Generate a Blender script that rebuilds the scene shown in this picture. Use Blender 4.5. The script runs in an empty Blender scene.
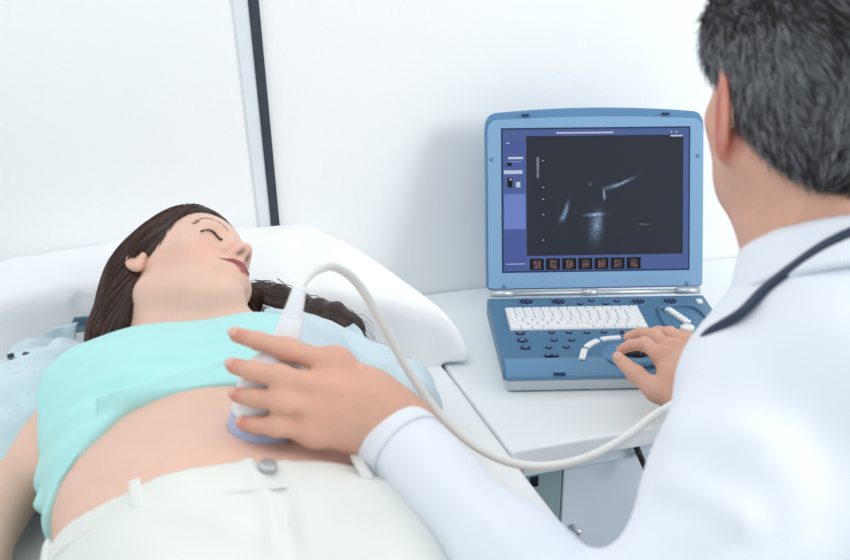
import bpy, math, random
import numpy as np
from mathutils import Matrix, Vector
random.seed(7); rng = np.random.default_rng(7)
S = bpy.context.scene; COL = S.collection

# ------------------------------------------------------------------ camera
PITCH = math.radians(21.5); FPX = 1050.0; CAM = np.array([0, 0, 1.464])
FW = np.array([0, math.cos(PITCH), -math.sin(PITCH)]); UPV = np.array([0, math.sin(PITCH), math.cos(PITCH)]); RT = np.array([1., 0, 0])
cd = bpy.data.cameras.new('camera'); cam = bpy.data.objects.new('camera', cd); COL.objects.link(cam)
cam.location = CAM; cam.rotation_euler = (math.pi / 2 - PITCH, 0, 0)
cd.sensor_width = 36; cd.lens = FPX / 850 * 36; cd.clip_start = .05
cd.dof.use_dof = True; cd.dof.focus_distance = 1.62; cd.dof.aperture_fstop = 5.6
S.camera = cam
# ------------------------------------------------------------------ light
w = bpy.data.worlds.new('room_light'); S.world = w; w.use_nodes = True
w.node_tree.nodes['Background'].inputs[0].default_value = (.90, .965, 1.0, 1)
w.node_tree.nodes['Background'].inputs[1].default_value = .73
def area(name, loc, target, size, power, col):
    l = bpy.data.lights.new(name, 'AREA'); l.shape = 'RECTANGLE'; l.size, l.size_y = size; l.energy = power; l.color = col
    o = bpy.data.objects.new(name, l); COL.objects.link(o); o.location = loc
    o.rotation_euler = (Vector(target) - Vector(loc)).to_track_quat('-Z', 'Y').to_euler(); return o
area('window_light', (2.9, .25, 2.15), (-.1, 1.4, .9), (1.1, 1.1), 44, (1, .985, .96))
area('ceiling_light', (-.5, .5, 2.75), (0, 1.3, .8), (2.2, 1.6), 14, (1, .99, .97))
S.view_settings.view_transform = 'Standard'; S.view_settings.look = 'None'; S.view_settings.gamma = 1
S.view_settings.exposure = 0.0; S.view_settings.use_curve_mapping = False

# ------------------------------------------------------------------ frames and helpers
YAW = math.radians(17.8)
RU = np.array([math.cos(YAW), math.sin(YAW), 0]); RN = np.array([-math.sin(YAW), math.cos(YAW), 0]); RZ = np.array([0, 0, 1.])
def G(p):                       # room frame (along wall, towards wall, up) -> world
    p = np.asarray(p, float); return p[..., 0:1] * RU + p[..., 1:2] * RN + p[..., 2:3] * RZ
def at(px, py, t):              # a measured sight line at depth t metres
    return CAM + (FW + RT * (px - 425) / FPX + UPV * (280 - py) / FPX) * t
def atz(px, py, z):
    r = FW + RT * (px - 425) / FPX + UPV * (280 - py) / FPX
    return CAM + r * (z - CAM[2]) / r[2]

def npl(px, py, n):          # a point of a sight line on the plane n metres towards the wall
    r = FW + RT * (px - 425) / FPX + UPV * (280 - py) / FPX; return CAM + r * (n - CAM @ RN) / (r @ RN)

def node_mat(name, col, rough=.6, bump=0, bscale=60, var=0, vscale=8, metal=0, sss=0, sssr=(.012, .005, .003), spec=.5, vcol=False, sheen=0, emit=None, coat=0, trans=0, stretch=None):
    m = bpy.data.materials.new(name); m.use_nodes = True; nt = m.node_tree; b = nt.nodes['Principled BSDF']
    def N(t, **k):
        n = nt.nodes.new(t)
        for a, v in k.items(): n.inputs[a].default_value = v
        return n
    tc = nt.nodes.new('ShaderNodeTexCoord'); vec = tc.outputs['Object']
    if stretch:
        mp = N('ShaderNodeMapping'); mp.inputs['Scale'].default_value = stretch; nt.links.new(vec, mp.inputs[0]); vec = mp.outputs[0]
    b.inputs['Base Color'].default_value = (*col, 1); src = None
    if vcol:
        a = nt.nodes.new('ShaderNodeVertexColor'); a.layer_name = 'Col'; src = a.outputs[0]
    if var:
        n = N('ShaderNodeTexNoise', Scale=vscale, Detail=4.0); nt.links.new(vec, n.inputs['Vector'])
        mx = nt.nodes.new('ShaderNodeMix'); mx.data_type = 'RGBA'; mx.blend_type = 'MULTIPLY'; mx.inputs[0].default_value = 1
        rp = nt.nodes.new('ShaderNodeValToRGB'); rp.color_ramp.elements[0].position = .3; rp.color_ramp.elements[1].position = .7
        rp.color_ramp.elements[0].color = (1 - var, 1 - var, 1 - var, 1); rp.color_ramp.elements[1].color = (1, 1, 1, 1)
        nt.links.new(n.outputs[0], rp.inputs[0])
        if src is not None: nt.links.new(src, mx.inputs[6])
        else: mx.inputs[6].default_value = (*col, 1)
        nt.links.new(rp.outputs[0], mx.inputs[7]); src = mx.outputs[2]
    if src is not None: nt.links.new(src, b.inputs['Base Color'])
    b.inputs['Roughness'].default_value = rough; b.inputs['Metallic'].default_value = metal; b.inputs['Specular IOR Level'].default_value = spec
    if sss:
        b.inputs['Subsurface Weight'].default_value = sss; b.inputs['Subsurface Radius'].default_value = (1, .45, .28); b.inputs['Subsurface Scale'].default_value = sssr[0]
    if sheen: b.inputs['Sheen Weight'].default_value = sheen
    if coat: b.inputs['Coat Weight'].default_value = coat
    if emit:
        b.inputs['Emission Color'].default_value = (*emit[:3], 1); b.inputs['Emission Strength'].default_value = emit[3]
    if bump:
        n = N('ShaderNodeTexNoise', Scale=bscale, Detail=5.0); nt.links.new(vec, n.inputs['Vector'])
        bp = N('ShaderNodeBump', Strength=1.0, Distance=bump); nt.links.new(n.outputs[0], bp.inputs['Height']); nt.links.new(bp.outputs[0], b.inputs['Normal'])
    return m
def srgb(r, g, b):
    f = lambda c: (c / 255 / 12.92) if c / 255 <= .04045 else ((c / 255 + .055) / 1.055) ** 2.4
    return (f(r), f(g), f(b))

ROOTS = {}
def thing(name, label, cat, loc, rotz=0, group=None):
    o = bpy.data.objects.new(name, None); COL.objects.link(o); o.empty_display_size = .05
    o.location = tuple(loc); o.rotation_euler = (0, 0, rotz); o['label'] = label; o['category'] = cat
    if group: o['group'] = group
    ROOTS[o.name] = Matrix.Translation(Vector(loc)) @ Matrix.Rotation(rotz, 4, 'Z'); return o
def tag(o, label, cat, group=None):
    o['label'] = label; o['category'] = cat
    if group: o['group'] = group
    return o
def mesh(name, v, f, mat, parent=None, col=None, smooth=True, world=True):
    """v: world coordinates (N,3). Linked as one mesh object, expressed in its parent's frame."""
    v = np.asarray(v, float).reshape(-1, 3)
    M = Matrix.Identity(4)
    if parent is not None: M = ROOTS[parent.name]
    elif world:
        c = v.mean(0); c[2] = v[:, 2].min(); M = Matrix.Translation(Vector(c))
    if world:
        Mi = np.array(M.inverted()); v = v @ Mi[:3, :3].T + Mi[:3, 3]
    me = bpy.data.meshes.new(name)
    if isinstance(f, np.ndarray):
        n = f.shape[1]; me.vertices.add(len(v)); me.vertices.foreach_set('co', v.astype(np.float32).ravel())
        me.loops.add(f.size); me.loops.foreach_set('vertex_index', f.astype(np.int32).ravel())
        me.polygons.add(len(f)); me.polygons.foreach_set('loop_start', np.arange(0, f.size, n, dtype=np.int32))
        me.update(calc_edges=True); me.validate()
    else:
        me.from_pydata(v.tolist(), [], [list(q) for q in f]); me.update()
    me.polygons.foreach_set('use_smooth', np.full(len(me.polygons), smooth))
    if col is not None:
        a = me.color_attributes.new('Col', 'FLOAT_COLOR', 'POINT'); c4 = np.ones((len(v), 4), np.float32); c4[:, :3] = col; a.data.foreach_set('color', c4.ravel())
    me.materials.append(mat)
    o = bpy.data.objects.new(name, me); COL.objects.link(o)
    if parent is not None:
        o.parent = parent; ROOTS[o.name] = M          # children of a child share the frame
    elif world: o.location = M.translation; ROOTS[o.name] = M
    return o
def bevel(o, w, n=3):
    m = o.modifiers.new('bevel', 'BEVEL'); m.width = w; m.segments = n; m.limit_method = 'ANGLE'; m.angle_limit = math.radians(35)
    for p in o.data.polygons: p.use_smooth = True
    wn = o.modifiers.new('wn', 'WEIGHTED_NORMAL'); wn.keep_sharp = False
    return o
def box_vf(lo, hi):
    x0, y0, z0 = lo; x1, y1, z1 = hi
    v = np.array([(x0,y0,z0),(x1,y0,z0),(x1,y1,z0),(x0,y1,z0),(x0,y0,z1),(x1,y0,z1),(x1,y1,z1),(x0,y1,z1)], float)
    return v, [(3,2,1,0),(4,5,6,7),(0,1,5,4),(1,2,6,5),(2,3,7,6),(3,0,4,7)]
def join(parts):
    V = []; Fs = []; n = 0
    for v, f in parts:
        V.append(np.asarray(v)); Fs += [tuple(i + n for i in q) for q in f]; n += len(v)
    return np.vstack(V), Fs
def prism_vf(poly, a, b, axis=2):
    """poly: list of 2-D points (ccw); extruded from a to b along axis (2: xy poly; 1: xz poly; 0: yz poly)"""
    n = len(poly); V = []
    for h in (a, b):
        for p in poly:
            V.append({2: (p[0], p[1], h), 1: (p[0], h, p[1]), 0: (h, p[0], p[1])}[axis])
    f = [tuple(range(n))[::-1], tuple(range(n, 2 * n))] + [(i, (i + 1) % n, n + (i + 1) % n, n + i) for i in range(n)]
    if axis == 1: f = [q[::-1] for q in f]
    return np.array(V, float), f
def spline(pts, n):
    P = np.asarray(pts, float); P = np.vstack([2 * P[0] - P[1], P, 2 * P[-1] - P[-2]]); m = len(P) - 3; out = []
    for s in np.linspace(0, m - 1e-6, n):
        i = int(s); t = s - i; a, b, c, d = P[i:i + 4]
        out.append(.5 * (2 * b + (c - a) * t + (2 * a - 5 * b + 4 * c - d) * t * t + (3 * b - a - 3 * c + d) * t ** 3))
    return np.array(out)
def tube_vf(path, rad, seg=12, flat=1.0, upv=(0, 0, 1)):
    path = np.asarray(path, float); n = len(path); rad = np.broadcast_to(rad, n); T = np.gradient(path, axis=0); T /= np.linalg.norm(T, axis=1)[:, None]
    u = np.cross(T[0], upv); 
    if np.linalg.norm(u) < 1e-3: u = np.cross(T[0], (1, 0, 0))
    V = []
    for i in range(n):
        u = u - T[i] * (u @ T[i]); u /= np.linalg.norm(u); w_ = np.cross(T[i], u)
        for k in range(seg):
            a = 2 * math.pi * k / seg; V.append(path[i] + rad[i] * (u * math.cos(a) + w_ * flat * math.sin(a)))
    f = [(i * seg + k, i * seg + (k + 1) % seg, (i + 1) * seg + (k + 1) % seg, (i + 1) * seg + k) for i in range(n - 1) for k in range(seg)]
    f.append(tuple(range(seg))[::-1]); f.append(tuple((n - 1) * seg + k for k in range(seg)))
    return np.array(V), f
def lathe_vf(c, axis, prof, seg=32):
    """prof: list of (distance along axis, radius)"""
    axis = np.asarray(axis, float) / np.linalg.norm(axis); u = np.cross(axis, (1, 0, 0))
    if np.linalg.norm(u) < .1: u = np.cross(axis, (0, 1, 0))
    u /= np.linalg.norm(u); w_ = np.cross(axis, u); V = []
    for d, r in prof:
        for k in range(seg):
            a = 2 * math.pi * k / seg; V.append(np.asarray(c) + axis * d + r * (u * math.cos(a) + w_ * math.sin(a)))
    n = len(prof)
    f = [(i * seg + k, i * seg + (k + 1) % seg, (i + 1) * seg + (k + 1) % seg, (i + 1) * seg + k) for i in range(n - 1) for k in range(seg)]
    f.append(tuple(range(seg))[::-1]); f.append(tuple((n - 1) * seg + k for k in range(seg)))
    return np.array(V), f

# ------------------------------------------------------------------ organic modelling: blended solids -> one skin
class Field:
    def __init__(s): s.ops = []
    def ell(s, c, r, R=None, k=.01, op='u'):
        c = np.asarray(c, float); r = np.broadcast_to(np.asarray(r, float), 3)
        R = np.eye(3) if R is None else np.asarray(R, float)      # columns: axes
        ext = np.sqrt(((R * r) ** 2).sum(1))
        def fn(p, c=c, r=r, R=R):
            q = (p - c) @ R; k0 = np.sqrt(((q / r) ** 2).sum(-1)) + 1e-9; k1 = np.sqrt(((q / r ** 2) ** 2).sum(-1)) + 1e-9
            return k0 * (k0 - 1) / k1
        s.ops.append((fn, c - ext, c + ext, k, op)); return s
    def cone(s, a, b, ra, rb, k=.01, op='u'):
        a = np.asarray(a, float); b = np.asarray(b, float); m = max(ra, rb)
        def fn(p, a=a, b=b):
            d = b - a; t = np.clip(((p - a) @ d) / (d @ d + 1e-12), 0, 1)
            return np.sqrt(((p - a - t[..., None] * d) ** 2).sum(-1)) - (ra + (rb - ra) * t)
        s.ops.append((fn, np.minimum(a, b) - m, np.maximum(a, b) + m, k, op)); return s
    def chain(s, pts, rad, k=.006, k0=None):
        for i in range(len(pts) - 1): s.cone(pts[i], pts[i + 1], rad[i], rad[i + 1], k if (i or k0 is None) else k0)
        return s
    def func(s, fn, lo, hi, k=.005, op='i'): s.ops.append((fn, np.asarray(lo, float), np.asarray(hi, float), k, op)); return s
    def half(s, c, n, k=.004):           # keep the side n points away from
        c = np.asarray(c, float); n = np.asarray(n, float); n = n / np.linalg.norm(n)
        return s.func(lambda p: (p - c) @ n, (-9,) * 3, (9,) * 3, k, 'i')
    @staticmethod
    def comb(f, d, k, op):
        if op == 'u':
            h = np.maximum(k - np.abs(f - d), 0) / k; return np.minimum(f, d) - h * h * k * .25
        if op == 's': d = -d
        h = np.maximum(k - np.abs(f - d), 0) / k; return np.maximum(f, d) + h * h * k * .25
    def at(s, P):
        f = np.full(P.shape[:-1], 9.)
        for fn, lo, hi, k, op in s.ops: f = s.comb(f, fn(P), k, op)
        return f
    def grad(s, P, e=.001):
        g = np.stack([s.at(P + np.eye(3)[i] * e) - s.at(P - np.eye(3)[i] * e) for i in range(3)], -1); return g / (np.linalg.norm(g, axis=-1, keepdims=True) + 1e-9)
    def grid(s, lo, hi, h):
        lo = np.asarray(lo, float); n = np.ceil((np.asarray(hi) - lo) / h).astype(int) + 1
        f = np.full(n, 9., np.float32); ax = [lo[i] + h * np.arange(n[i]) for i in range(3)]
        for fn, a, b, k, op in s.ops:
            m = k + 3 * h
            i0 = np.clip(np.floor((a - m - lo) / h).astype(int), 0, n); i1 = np.clip(np.ceil((b + m - lo) / h).astype(int) + 1, 0, n)
            if (i1 <= i0).any(): continue
            for xs in range(i0[0], i1[0], 40):
                xe = min(xs + 40, i1[0])
                P = np.stack(np.meshgrid(ax[0][xs:xe], ax[1][i0[1]:i1[1]], ax[2][i0[2]:i1[2]], indexing='ij'), -1)
                sl = (slice(xs, xe), slice(i0[1], i1[1]), slice(i0[2], i1[2])); f[sl] = s.comb(f[sl], fn(P), k, op)
        return f, lo
    def mesh(s, lo, hi, h, smooth=1):
        f, lo = s.grid(lo, hi, h); return relax(*nets(f, lo, h), smooth)
def nets(v, lo, h):
    s = v < 0; n = np.array(v.shape); c = np.zeros(n - 1, np.uint8)
    for i in (0, 1):
        for j in (0, 1):
            for k in (0, 1): c += s[i:n[0] - 1 + i, j:n[1] - 1 + j, k:n[2] - 1 + k]
    act = (c > 0) & (c < 8); ids = np.argwhere(act); idx = np.full(n - 1, -1, np.int32); idx[act] = np.arange(len(ids))
    pos = np.zeros((len(ids), 3)); cnt = np.zeros(len(ids))
    cr = [(i, j, k) for i in (0, 1) for j in (0, 1) for k in (0, 1)]
    for a in cr:
        for ax in range(3):
            if a[ax]: continue
            b = list(a); b[ax] = 1; A = ids + a; B = ids + b
            va = v[A[:, 0], A[:, 1], A[:, 2]]; vb = v[B[:, 0], B[:, 1], B[:, 2]]; m = (va < 0) != (vb < 0)
            t = np.where(m, va / np.where(m, va - vb, 1), 0); p = np.tile(np.array(a, float), (len(ids), 1)); p[:, ax] += t
            pos[m] += p[m]; cnt[m] += 1
    V = lo + h * (ids + pos / cnt[:, None]); Fs = []
    for ax in range(3):
        a, b = [(1, 2), (2, 0), (0, 1)][ax]
        s0 = np.take(s, range(n[ax] - 1), ax); s1 = np.take(s, range(1, n[ax]), ax); E = np.argwhere(s0 != s1)
        E = E[(E[:, a] > 0) & (E[:, b] > 0) & (E[:, a] < n[a] - 1) & (E[:, b] < n[b] - 1)]
        if not len(E): continue
        ea = np.eye(3, dtype=int)[a]; eb = np.eye(3, dtype=int)[b]; g = lambda q: idx[q[:, 0], q[:, 1], q[:, 2]]
        Q = np.stack([g(E - ea - eb), g(E - eb), g(E), g(E - ea)], 1); fl = ~s[E[:, 0], E[:, 1], E[:, 2]]; Q[fl] = Q[fl][:, ::-1]; Fs.append(Q)
    return V, np.vstack(Fs)
def relax(V, Fq, it=1, lam=.5):
    e = np.vstack([Fq[:, [0, 1]], Fq[:, [1, 2]], Fq[:, [2, 3]], Fq[:, [3, 0]]]); n = len(V)
    for _ in range(it):
        cnt = np.bincount(e[:, 0], minlength=n) + np.bincount(e[:, 1], minlength=n); A = np.zeros_like(V)
        for i in range(3): A[:, i] = np.bincount(e[:, 0], V[e[:, 1], i], n) + np.bincount(e[:, 1], V[e[:, 0], i], n)
        V = V + lam * (A / np.maximum(cnt, 1)[:, None] - V)
    return V, Fq
def vnormals(V, Fq):
    fn = np.cross(V[Fq[:, 2]] - V[Fq[:, 0]], V[Fq[:, 3]] - V[Fq[:, 1]]); N = np.zeros_like(V)
    for j in range(4):
        for i in range(3): N[:, i] += np.bincount(Fq[:, j], fn[:, i], len(V))
    return N / (np.linalg.norm(N, axis=1, keepdims=True) + 1e-12)
def seg_dist(P, a, b):
    a = np.asarray(a, float); b = np.asarray(b, float); d = b - a; t = np.clip(((P - a) @ d) / (d @ d), 0, 1); return np.linalg.norm(P - a - t[:, None] * d, axis=1), t
def ridge(P, pts, amp, wid):
    best = np.full(len(P), 9.)
    pts = np.asarray(pts)
    for i in range(len(pts) - 1): best = np.minimum(best, seg_dist(P, pts[i], pts[i + 1])[0])
    return amp * np.exp(-(best / wid) ** 2)
def waves(P, dirs, amp):
    o = np.zeros(len(P))
    for d, ph in dirs:
        d = np.asarray(d, float); o += np.sin(P @ d + ph + 1.3 * np.sin(P @ (np.roll(d, 1) * .37) + ph * 2))
    return amp * o / len(dirs)
def smear(x, a, b): t = np.clip((x - a) / (b - a), 0, 1); return t * t * (3 - 2 * t)
def strands_vf(paths, rad):
    """paths (n,m,3) -> 3-sided tapering hairs"""
    n, m, _ = paths.shape; T = np.gradient(paths, axis=1); T /= np.linalg.norm(T, axis=2, keepdims=True) + 1e-9
    u = np.cross(T, np.array([.3, .5, .81])); u /= np.linalg.norm(u, axis=2, keepdims=True) + 1e-9; w_ = np.cross(T, u)
    tp = np.linspace(1, .25, m)[None, :, None] * np.broadcast_to(rad, (n,))[:, None, None]
    R = [u * tp, (-.5 * u + .87 * w_) * tp, (-.5 * u - .87 * w_) * tp]
    V = np.stack([paths + r for r in R], 2)        # n,m,3,3
    base = (np.arange(n)[:, None, None] * m + np.arange(m - 1)[None, :, None]) * 3 + np.arange(3)[None, None, :]
    nx = (np.arange(n)[:, None, None] * m + np.arange(m - 1)[None, :, None]) * 3 + np.array([1, 2, 0])[None, None, :]
    F_ = np.stack([base, nx, nx + 3, base + 3], -1).reshape(-1, 4); return V.reshape(-1, 3), F_

# ------------------------------------------------------------------ materials
M = {}
M['wall'] = node_mat('wall_paint', srgb(247, 249, 250), .85, bump=.0004, bscale=120, var=.012, vscale=3)
M['floor'] = node_mat('floor_vinyl', srgb(205, 210, 212), .5, var=.08, vscale=12)
M['seal'] = node_mat('dark_seal', srgb(52, 62, 72), .5, var=.1, vscale=20)
M['wall_shade'] = node_mat('pale_blue_wall_shade', srgb(230, 237, 241), .6, var=.03)  # bluish shadow on the wall, given as a colour
M['desk'] = node_mat('white_laminate', srgb(242, 247, 249), .32, var=.015, vscale=5)
M['cabinet'] = node_mat('pale_blue_laminate', srgb(228, 239, 249), .4, var=.02, vscale=5)
M['post'] = node_mat('grey_green_metal', srgb(150, 176, 178), .45, var=.05)
M['black'] = node_mat('black_plastic', srgb(20, 24, 30), .35, bump=.0001, bscale=300)
M['sheet'] = node_mat('white_sheet', srgb(240, 244, 245), .9, bump=.0005, bscale=260, sheen=.1)
M['pillow'] = node_mat('white_pillowcase', srgb(243, 245, 248), .9, bump=.0012, bscale=45, sheen=.1)
M['metal'] = node_mat('painted_metal', srgb(190, 196, 200), .35, metal=.6, bump=.00005)
M['skin_w'] = node_mat('skin_woman', (.6, .4, .3), .48, vcol=True, sss=.18, bump=.0002, bscale=420, spec=.35, var=.05, vscale=30)
M['skin_m'] = node_mat('skin_man', (.6, .3, .2), .50, vcol=True, sss=.15, bump=.0008, bscale=190, spec=.35, var=.10, vscale=60)
M['nail'] = node_mat('fingernail', srgb(234, 178, 160), .3, sss=.1, var=.02)
M['hair_w'] = node_mat('dark_brown_hair', (.03, .02, .015), .42, vcol=True, spec=.4)
M['hair_m'] = node_mat('greying_dark_hair', (.03, .03, .03), .55, vcol=True, spec=.3)
M['mint'] = node_mat('mint_jersey', srgb(182, 238, 236), .9, bump=.0003, bscale=500, var=.03, vscale=14, sheen=.2)
M['trouser'] = node_mat('ivory_cotton', srgb(230, 233, 228), .9, bump=.0004, bscale=500, var=.03, vscale=10, sheen=.1)
M['coat'] = node_mat('white_coat_cotton', srgb(232, 237, 246), .88, bump=.0003, bscale=300, sheen=.1)
M['scrub'] = node_mat('grey_trousers', srgb(90, 98, 110), .85, bump=.0003, bscale=300)
M['shoe'] = node_mat('black_leather', srgb(25, 25, 28), .35, bump=.0002)
M['navy'] = node_mat('navy_rubber', srgb(38, 52, 78), .4, bump=.0001)
M['probe'] = node_mat('white_probe_plastic', srgb(240, 244, 248), .3, var=.01)
M['probe_blue'] = node_mat('lilac_probe_plastic', srgb(176, 192, 226), .3, var=.02)
M['ring'] = node_mat('grey_seam', srgb(96, 104, 124), .5)
M['cable'] = node_mat('cream_cable', srgb(240, 242, 238), .4, var=.02)
M['lid'] = node_mat('light_blue_plastic', srgb(130, 171, 206), .42, bump=.00005, bscale=900, var=.02)
M['lid_edge'] = node_mat('steel_blue_plastic', srgb(92, 138, 180), .4, bump=.00005, bscale=900, var=.02)
M['base'] = node_mat('mid_blue_plastic', srgb(80, 121, 154), .42, bump=.00006, bscale=900, var=.03)
M['base_front'] = node_mat('front_blue_plastic', srgb(94, 139, 176), .38, bump=.00005, bscale=900, var=.02)
M['shell'] = node_mat('pale_grey_plastic', srgb(198, 208, 214), .45, var=.02)
M['key'] = node_mat('white_key', srgb(236, 238, 240), .45, var=.01)
M['keywell'] = node_mat('key_gap_grey', srgb(168, 178, 188), .6, var=.02)
M['dkey'] = node_mat('navy_button', srgb(30, 48, 92), .35, var=.05)
M['silver'] = node_mat('silver_hinge', srgb(205, 212, 218), .3, metal=.5, var=.02)
M['legend'] = node_mat('grey_print', srgb(120, 128, 140), .6, var=.01)
M['slegend'] = node_mat('pale_print', srgb(190, 205, 225), .6, var=.01)
def screen_mat(name, col, e): return node_mat(name, tuple(c * .25 for c in srgb(*col)), .35, spec=.25, emit=(*srgb(*col), e), var=.02)
M['scr_blue'] = screen_mat('screen_frame_blue', (76, 97, 150), .72)
M['scr_panel'] = screen_mat('screen_panel_blue', (104, 124, 190), .8)
M['scr_dark'] = screen_mat('screen_panel_navy', (72, 90, 150), .75)
M['scr_txt'] = screen_mat('screen_text', (190, 200, 225), .7)
M['scr_black'] = screen_mat('scan_black', (40, 45, 56), .8)
M['scr_thumb'] = screen_mat('thumb_black', (18, 18, 26), .8)

def denim_mat():
    m = node_mat('pale_denim', srgb(196, 216, 224), .9, bump=.0004, bscale=400); nt = m.node_tree; b = nt.nodes['Principled BSDF']
    tc = nt.nodes.new('ShaderNodeTexCoord'); v = nt.nodes.new('ShaderNodeTexVoronoi'); v.inputs['Scale'].default_value = 95; v.inputs['Randomness'].default_value = .6
    nt.links.new(tc.outputs['Object'], v.inputs['Vector']); r = nt.nodes.new('ShaderNodeValToRGB'); nt.links.new(v.outputs['Distance'], r.inputs[0])
    e = r.color_ramp.elements; e[0].position = .10; e[0].color = (*srgb(186, 209, 220), 1); e[1].position = .22; e[1].color = (*srgb(206, 224, 232), 1)
    nt.links.new(r.outputs[0], b.inputs['Base Color']); return m
M['denim'] = denim_mat()
def thumb_mat():
    m = node_mat('scan_thumbnail', (.01, .01, .02), .4); nt = m.node_tree; b = nt.nodes['Principled BSDF']
    tc = nt.nodes.new('ShaderNodeTexCoord'); n = nt.nodes.new('ShaderNodeTexNoise'); n.inputs['Scale'].default_value = 150; nt.links.new(tc.outputs['Object'], n.inputs['Vector'])
    r = nt.nodes.new('ShaderNodeValToRGB'); nt.links.new(n.outputs[0], r.inputs[0]); e = r.color_ramp.elements
    e[0].position = .42; e[0].color = (.06, .04, .05, 1); e[1].position = .62; e[1].color = (*srgb(190, 130, 100), 1)
    nt.links.new(r.outputs[0], b.inputs['Emission Color']); b.inputs['Emission Strength'].default_value = .35; return m
M['thumb'] = thumb_mat()
def echo_mat():
    m = node_mat('scan_echo', (.01, .01, .02), .4); nt = m.node_tree; b = nt.nodes['Principled BSDF']
    tc = nt.nodes.new('ShaderNodeTexCoord'); n = nt.nodes.new('ShaderNodeTexNoise'); n.inputs['Scale'].default_value = 260; n.inputs['Detail'].default_value = 6; nt.links.new(tc.outputs['Object'], n.inputs['Vector'])
    r = nt.nodes.new('ShaderNodeValToRGB'); nt.links.new(n.outputs[0], r.inputs[0]); e = r.color_ramp.elements
    e[0].position = .36; e[0].color = (*srgb(44, 52, 68), 1); e[1].position = .64; e[1].color = (*srgb(112, 145, 190), 1)
    nt.links.new(r.outputs[0], b.inputs['Emission Color']); b.inputs['Emission Strength'].default_value = .75; return m
M['bar'] = screen_mat('grey_scale_bar', (120, 128, 142), .6)

# ------------------------------------------------------------------ setting
def struct(name, vf, mat, smooth=False):
    o = mesh(name, G(vf[0]) if True else vf[0], vf[1], mat, smooth=smooth); o['kind'] = 'structure'; return o
WN = 1.662
struct('floor', box_vf((-2.6, -1.6, -.05), (2.6, WN, 0)), M['floor'])
struct('wall_back', box_vf((-2.6, WN, -.05), (2.6, WN + .1, 2.9)), M['wall'])
def wall_strip(name, pts, mat, th):
    # pts: px pairs of the strip's edges, carried onto the wall plane
    q = []
    for x, y in pts:
        r = FW + RT * (x - 425) / FPX + UPV * (280 - y) / FPX; t = (WN - CAM @ RN) / (r @ RN); p = CAM + r * t; q.append((p @ RU, p[2]))
    v, f = prism_vf(q, WN - th, WN + .002, 1); o = struct(name, (v, f), mat); bevel(o, .001, 2)
wall_strip('trim_1', [(241.5, -60), (252.5, -60), (281.5, 250), (273.5, 250)], M['seal'], .007)
wall_strip('wall_shade_strip', [(225, -60), (241.5, -60), (273.5, 250), (262, 250)], M['wall_shade'], .004)  # pale strip painted as the bluish shadow beside the dark seal

# ------------------------------------------------------------------ desk
DZ = .75
desk = thing('desk', 'white desk under the blue ultrasound machine, beside the bed', 'desk', G((1.03, 1.38, 0)), YAW)
def part(name, vf, mat, parent, bev=.002, label=None, smooth=False):
    o = mesh(name, G(vf[0]), vf[1], mat, parent, smooth=smooth)
    if bev: bevel(o, bev)
    if label: o['label'] = label
    return o
part('desktop', box_vf((.475, 1.106, DZ - .028), (1.60, WN - .003, DZ)), M['desk'], desk, .004)
part('apron', box_vf((.505, 1.135, DZ - .062), (1.58, 1.15, DZ - .0285)), M['cabinet'], desk)
part('side_panel', box_vf((1.56, 1.14, .0), (1.58, 1.63, DZ - .029)), M['desk'], desk)
part('front_panel', box_vf((.575, 1.152, .06), (1.555, 1.168, DZ - .03)), M['cabinet'], desk, .002, 'pale blue front panel')
post = part('leg', box_vf((.500, 1.152, .0), (.573, 1.20, DZ - .03)), M['post'], desk, .004, 'grey green metal leg with a small square slot')
sx_ = npl(534.5, 482, 1.15); part('slot_shade', box_vf((sx_ @ RU - .006, 1.149, sx_[2] - .008), (sx_ @ RU + .006, 1.1525, sx_[2] + .008)), M['black'], desk, .001)  # black block stands for the shade inside the open slot
part('leg', box_vf((.500, 1.56, .0), (.56, 1.62, DZ - .03)), M['post'], desk, .004)
hv, hf = tube_vf([npl(634.5, 443, 1.128), npl(646, 469, 1.118)], .0045, 12)
mesh('handle', hv, hf, M['black'], desk)['label'] = 'thin black bar handle'
hv, hf = tube_vf([npl(640, 456, 1.124), npl(640, 456, 1.124) + RN * .03], .003, 10); mesh('handle_mount', hv, hf, M['silver'], desk)
hv, hf = tube_vf([npl(572, 526, 1.150), npl(580, 534, 1.135)], .0045, 12); mesh('catch', hv, hf, M['silver'], desk)

# ------------------------------------------------------------------ bed, sheet, pillow
BZ = .735
bed = thing('examination_bed', 'white examination bed the woman lies on, beside the desk', 'bed', G((.10, .75, 0)), YAW)
part('mattress', box_vf((-.27, -.22, BZ - .12), (.465, 1.645, BZ - .006)), M['sheet'], bed, .025)
part('frame', box_vf((-.25, -.20, BZ - .18), (.45, 1.63, BZ - .121)), M['metal'], bed, .008)
for x in (-.20, .40):
    for y in (-.12, 1.55):
        v, f = tube_vf([G((x, y, 0)), G((x, y, BZ - .181))], .022, 16); mesh('leg', v, f, M['metal'], bed)
# sheet draped over the mattress
nx, ny = 90, 150; xs = np.linspace(-.36, .535, nx); ys = np.linspace(-.20, 1.642, ny); X, Y = np.meshgrid(xs, ys, indexing='ij')
def drape(u, lo, hi):
    over = np.maximum(lo - u, 0) + np.maximum(u - hi, 0); uc = np.clip(u, lo - .006, hi + .006); return uc, over
Xc, ov = drape(X, -.272, .466); Z = BZ + .001 - ov * .98 + .0125 * smear(X, .36, .46) + .0012 * np.sin(X * 31 + Y * 9) * np.cos(Y * 23 - X * 11) + .0005
Xc = Xc + np.where(ov > 0, np.sign(X) * np.where(X > 0, .0006, .004) * np.sin(Y * 26) * np.minimum(ov / .05, 1), 0)
Vs = np.stack([Xc, Y, Z], -1).reshape(-1, 3); Fsh = np.array([(i * ny + j, (i + 1) * ny + j, (i + 1) * ny + j + 1, i * ny + j + 1) for i in range(nx - 1) for j in range(ny - 1)])
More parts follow.
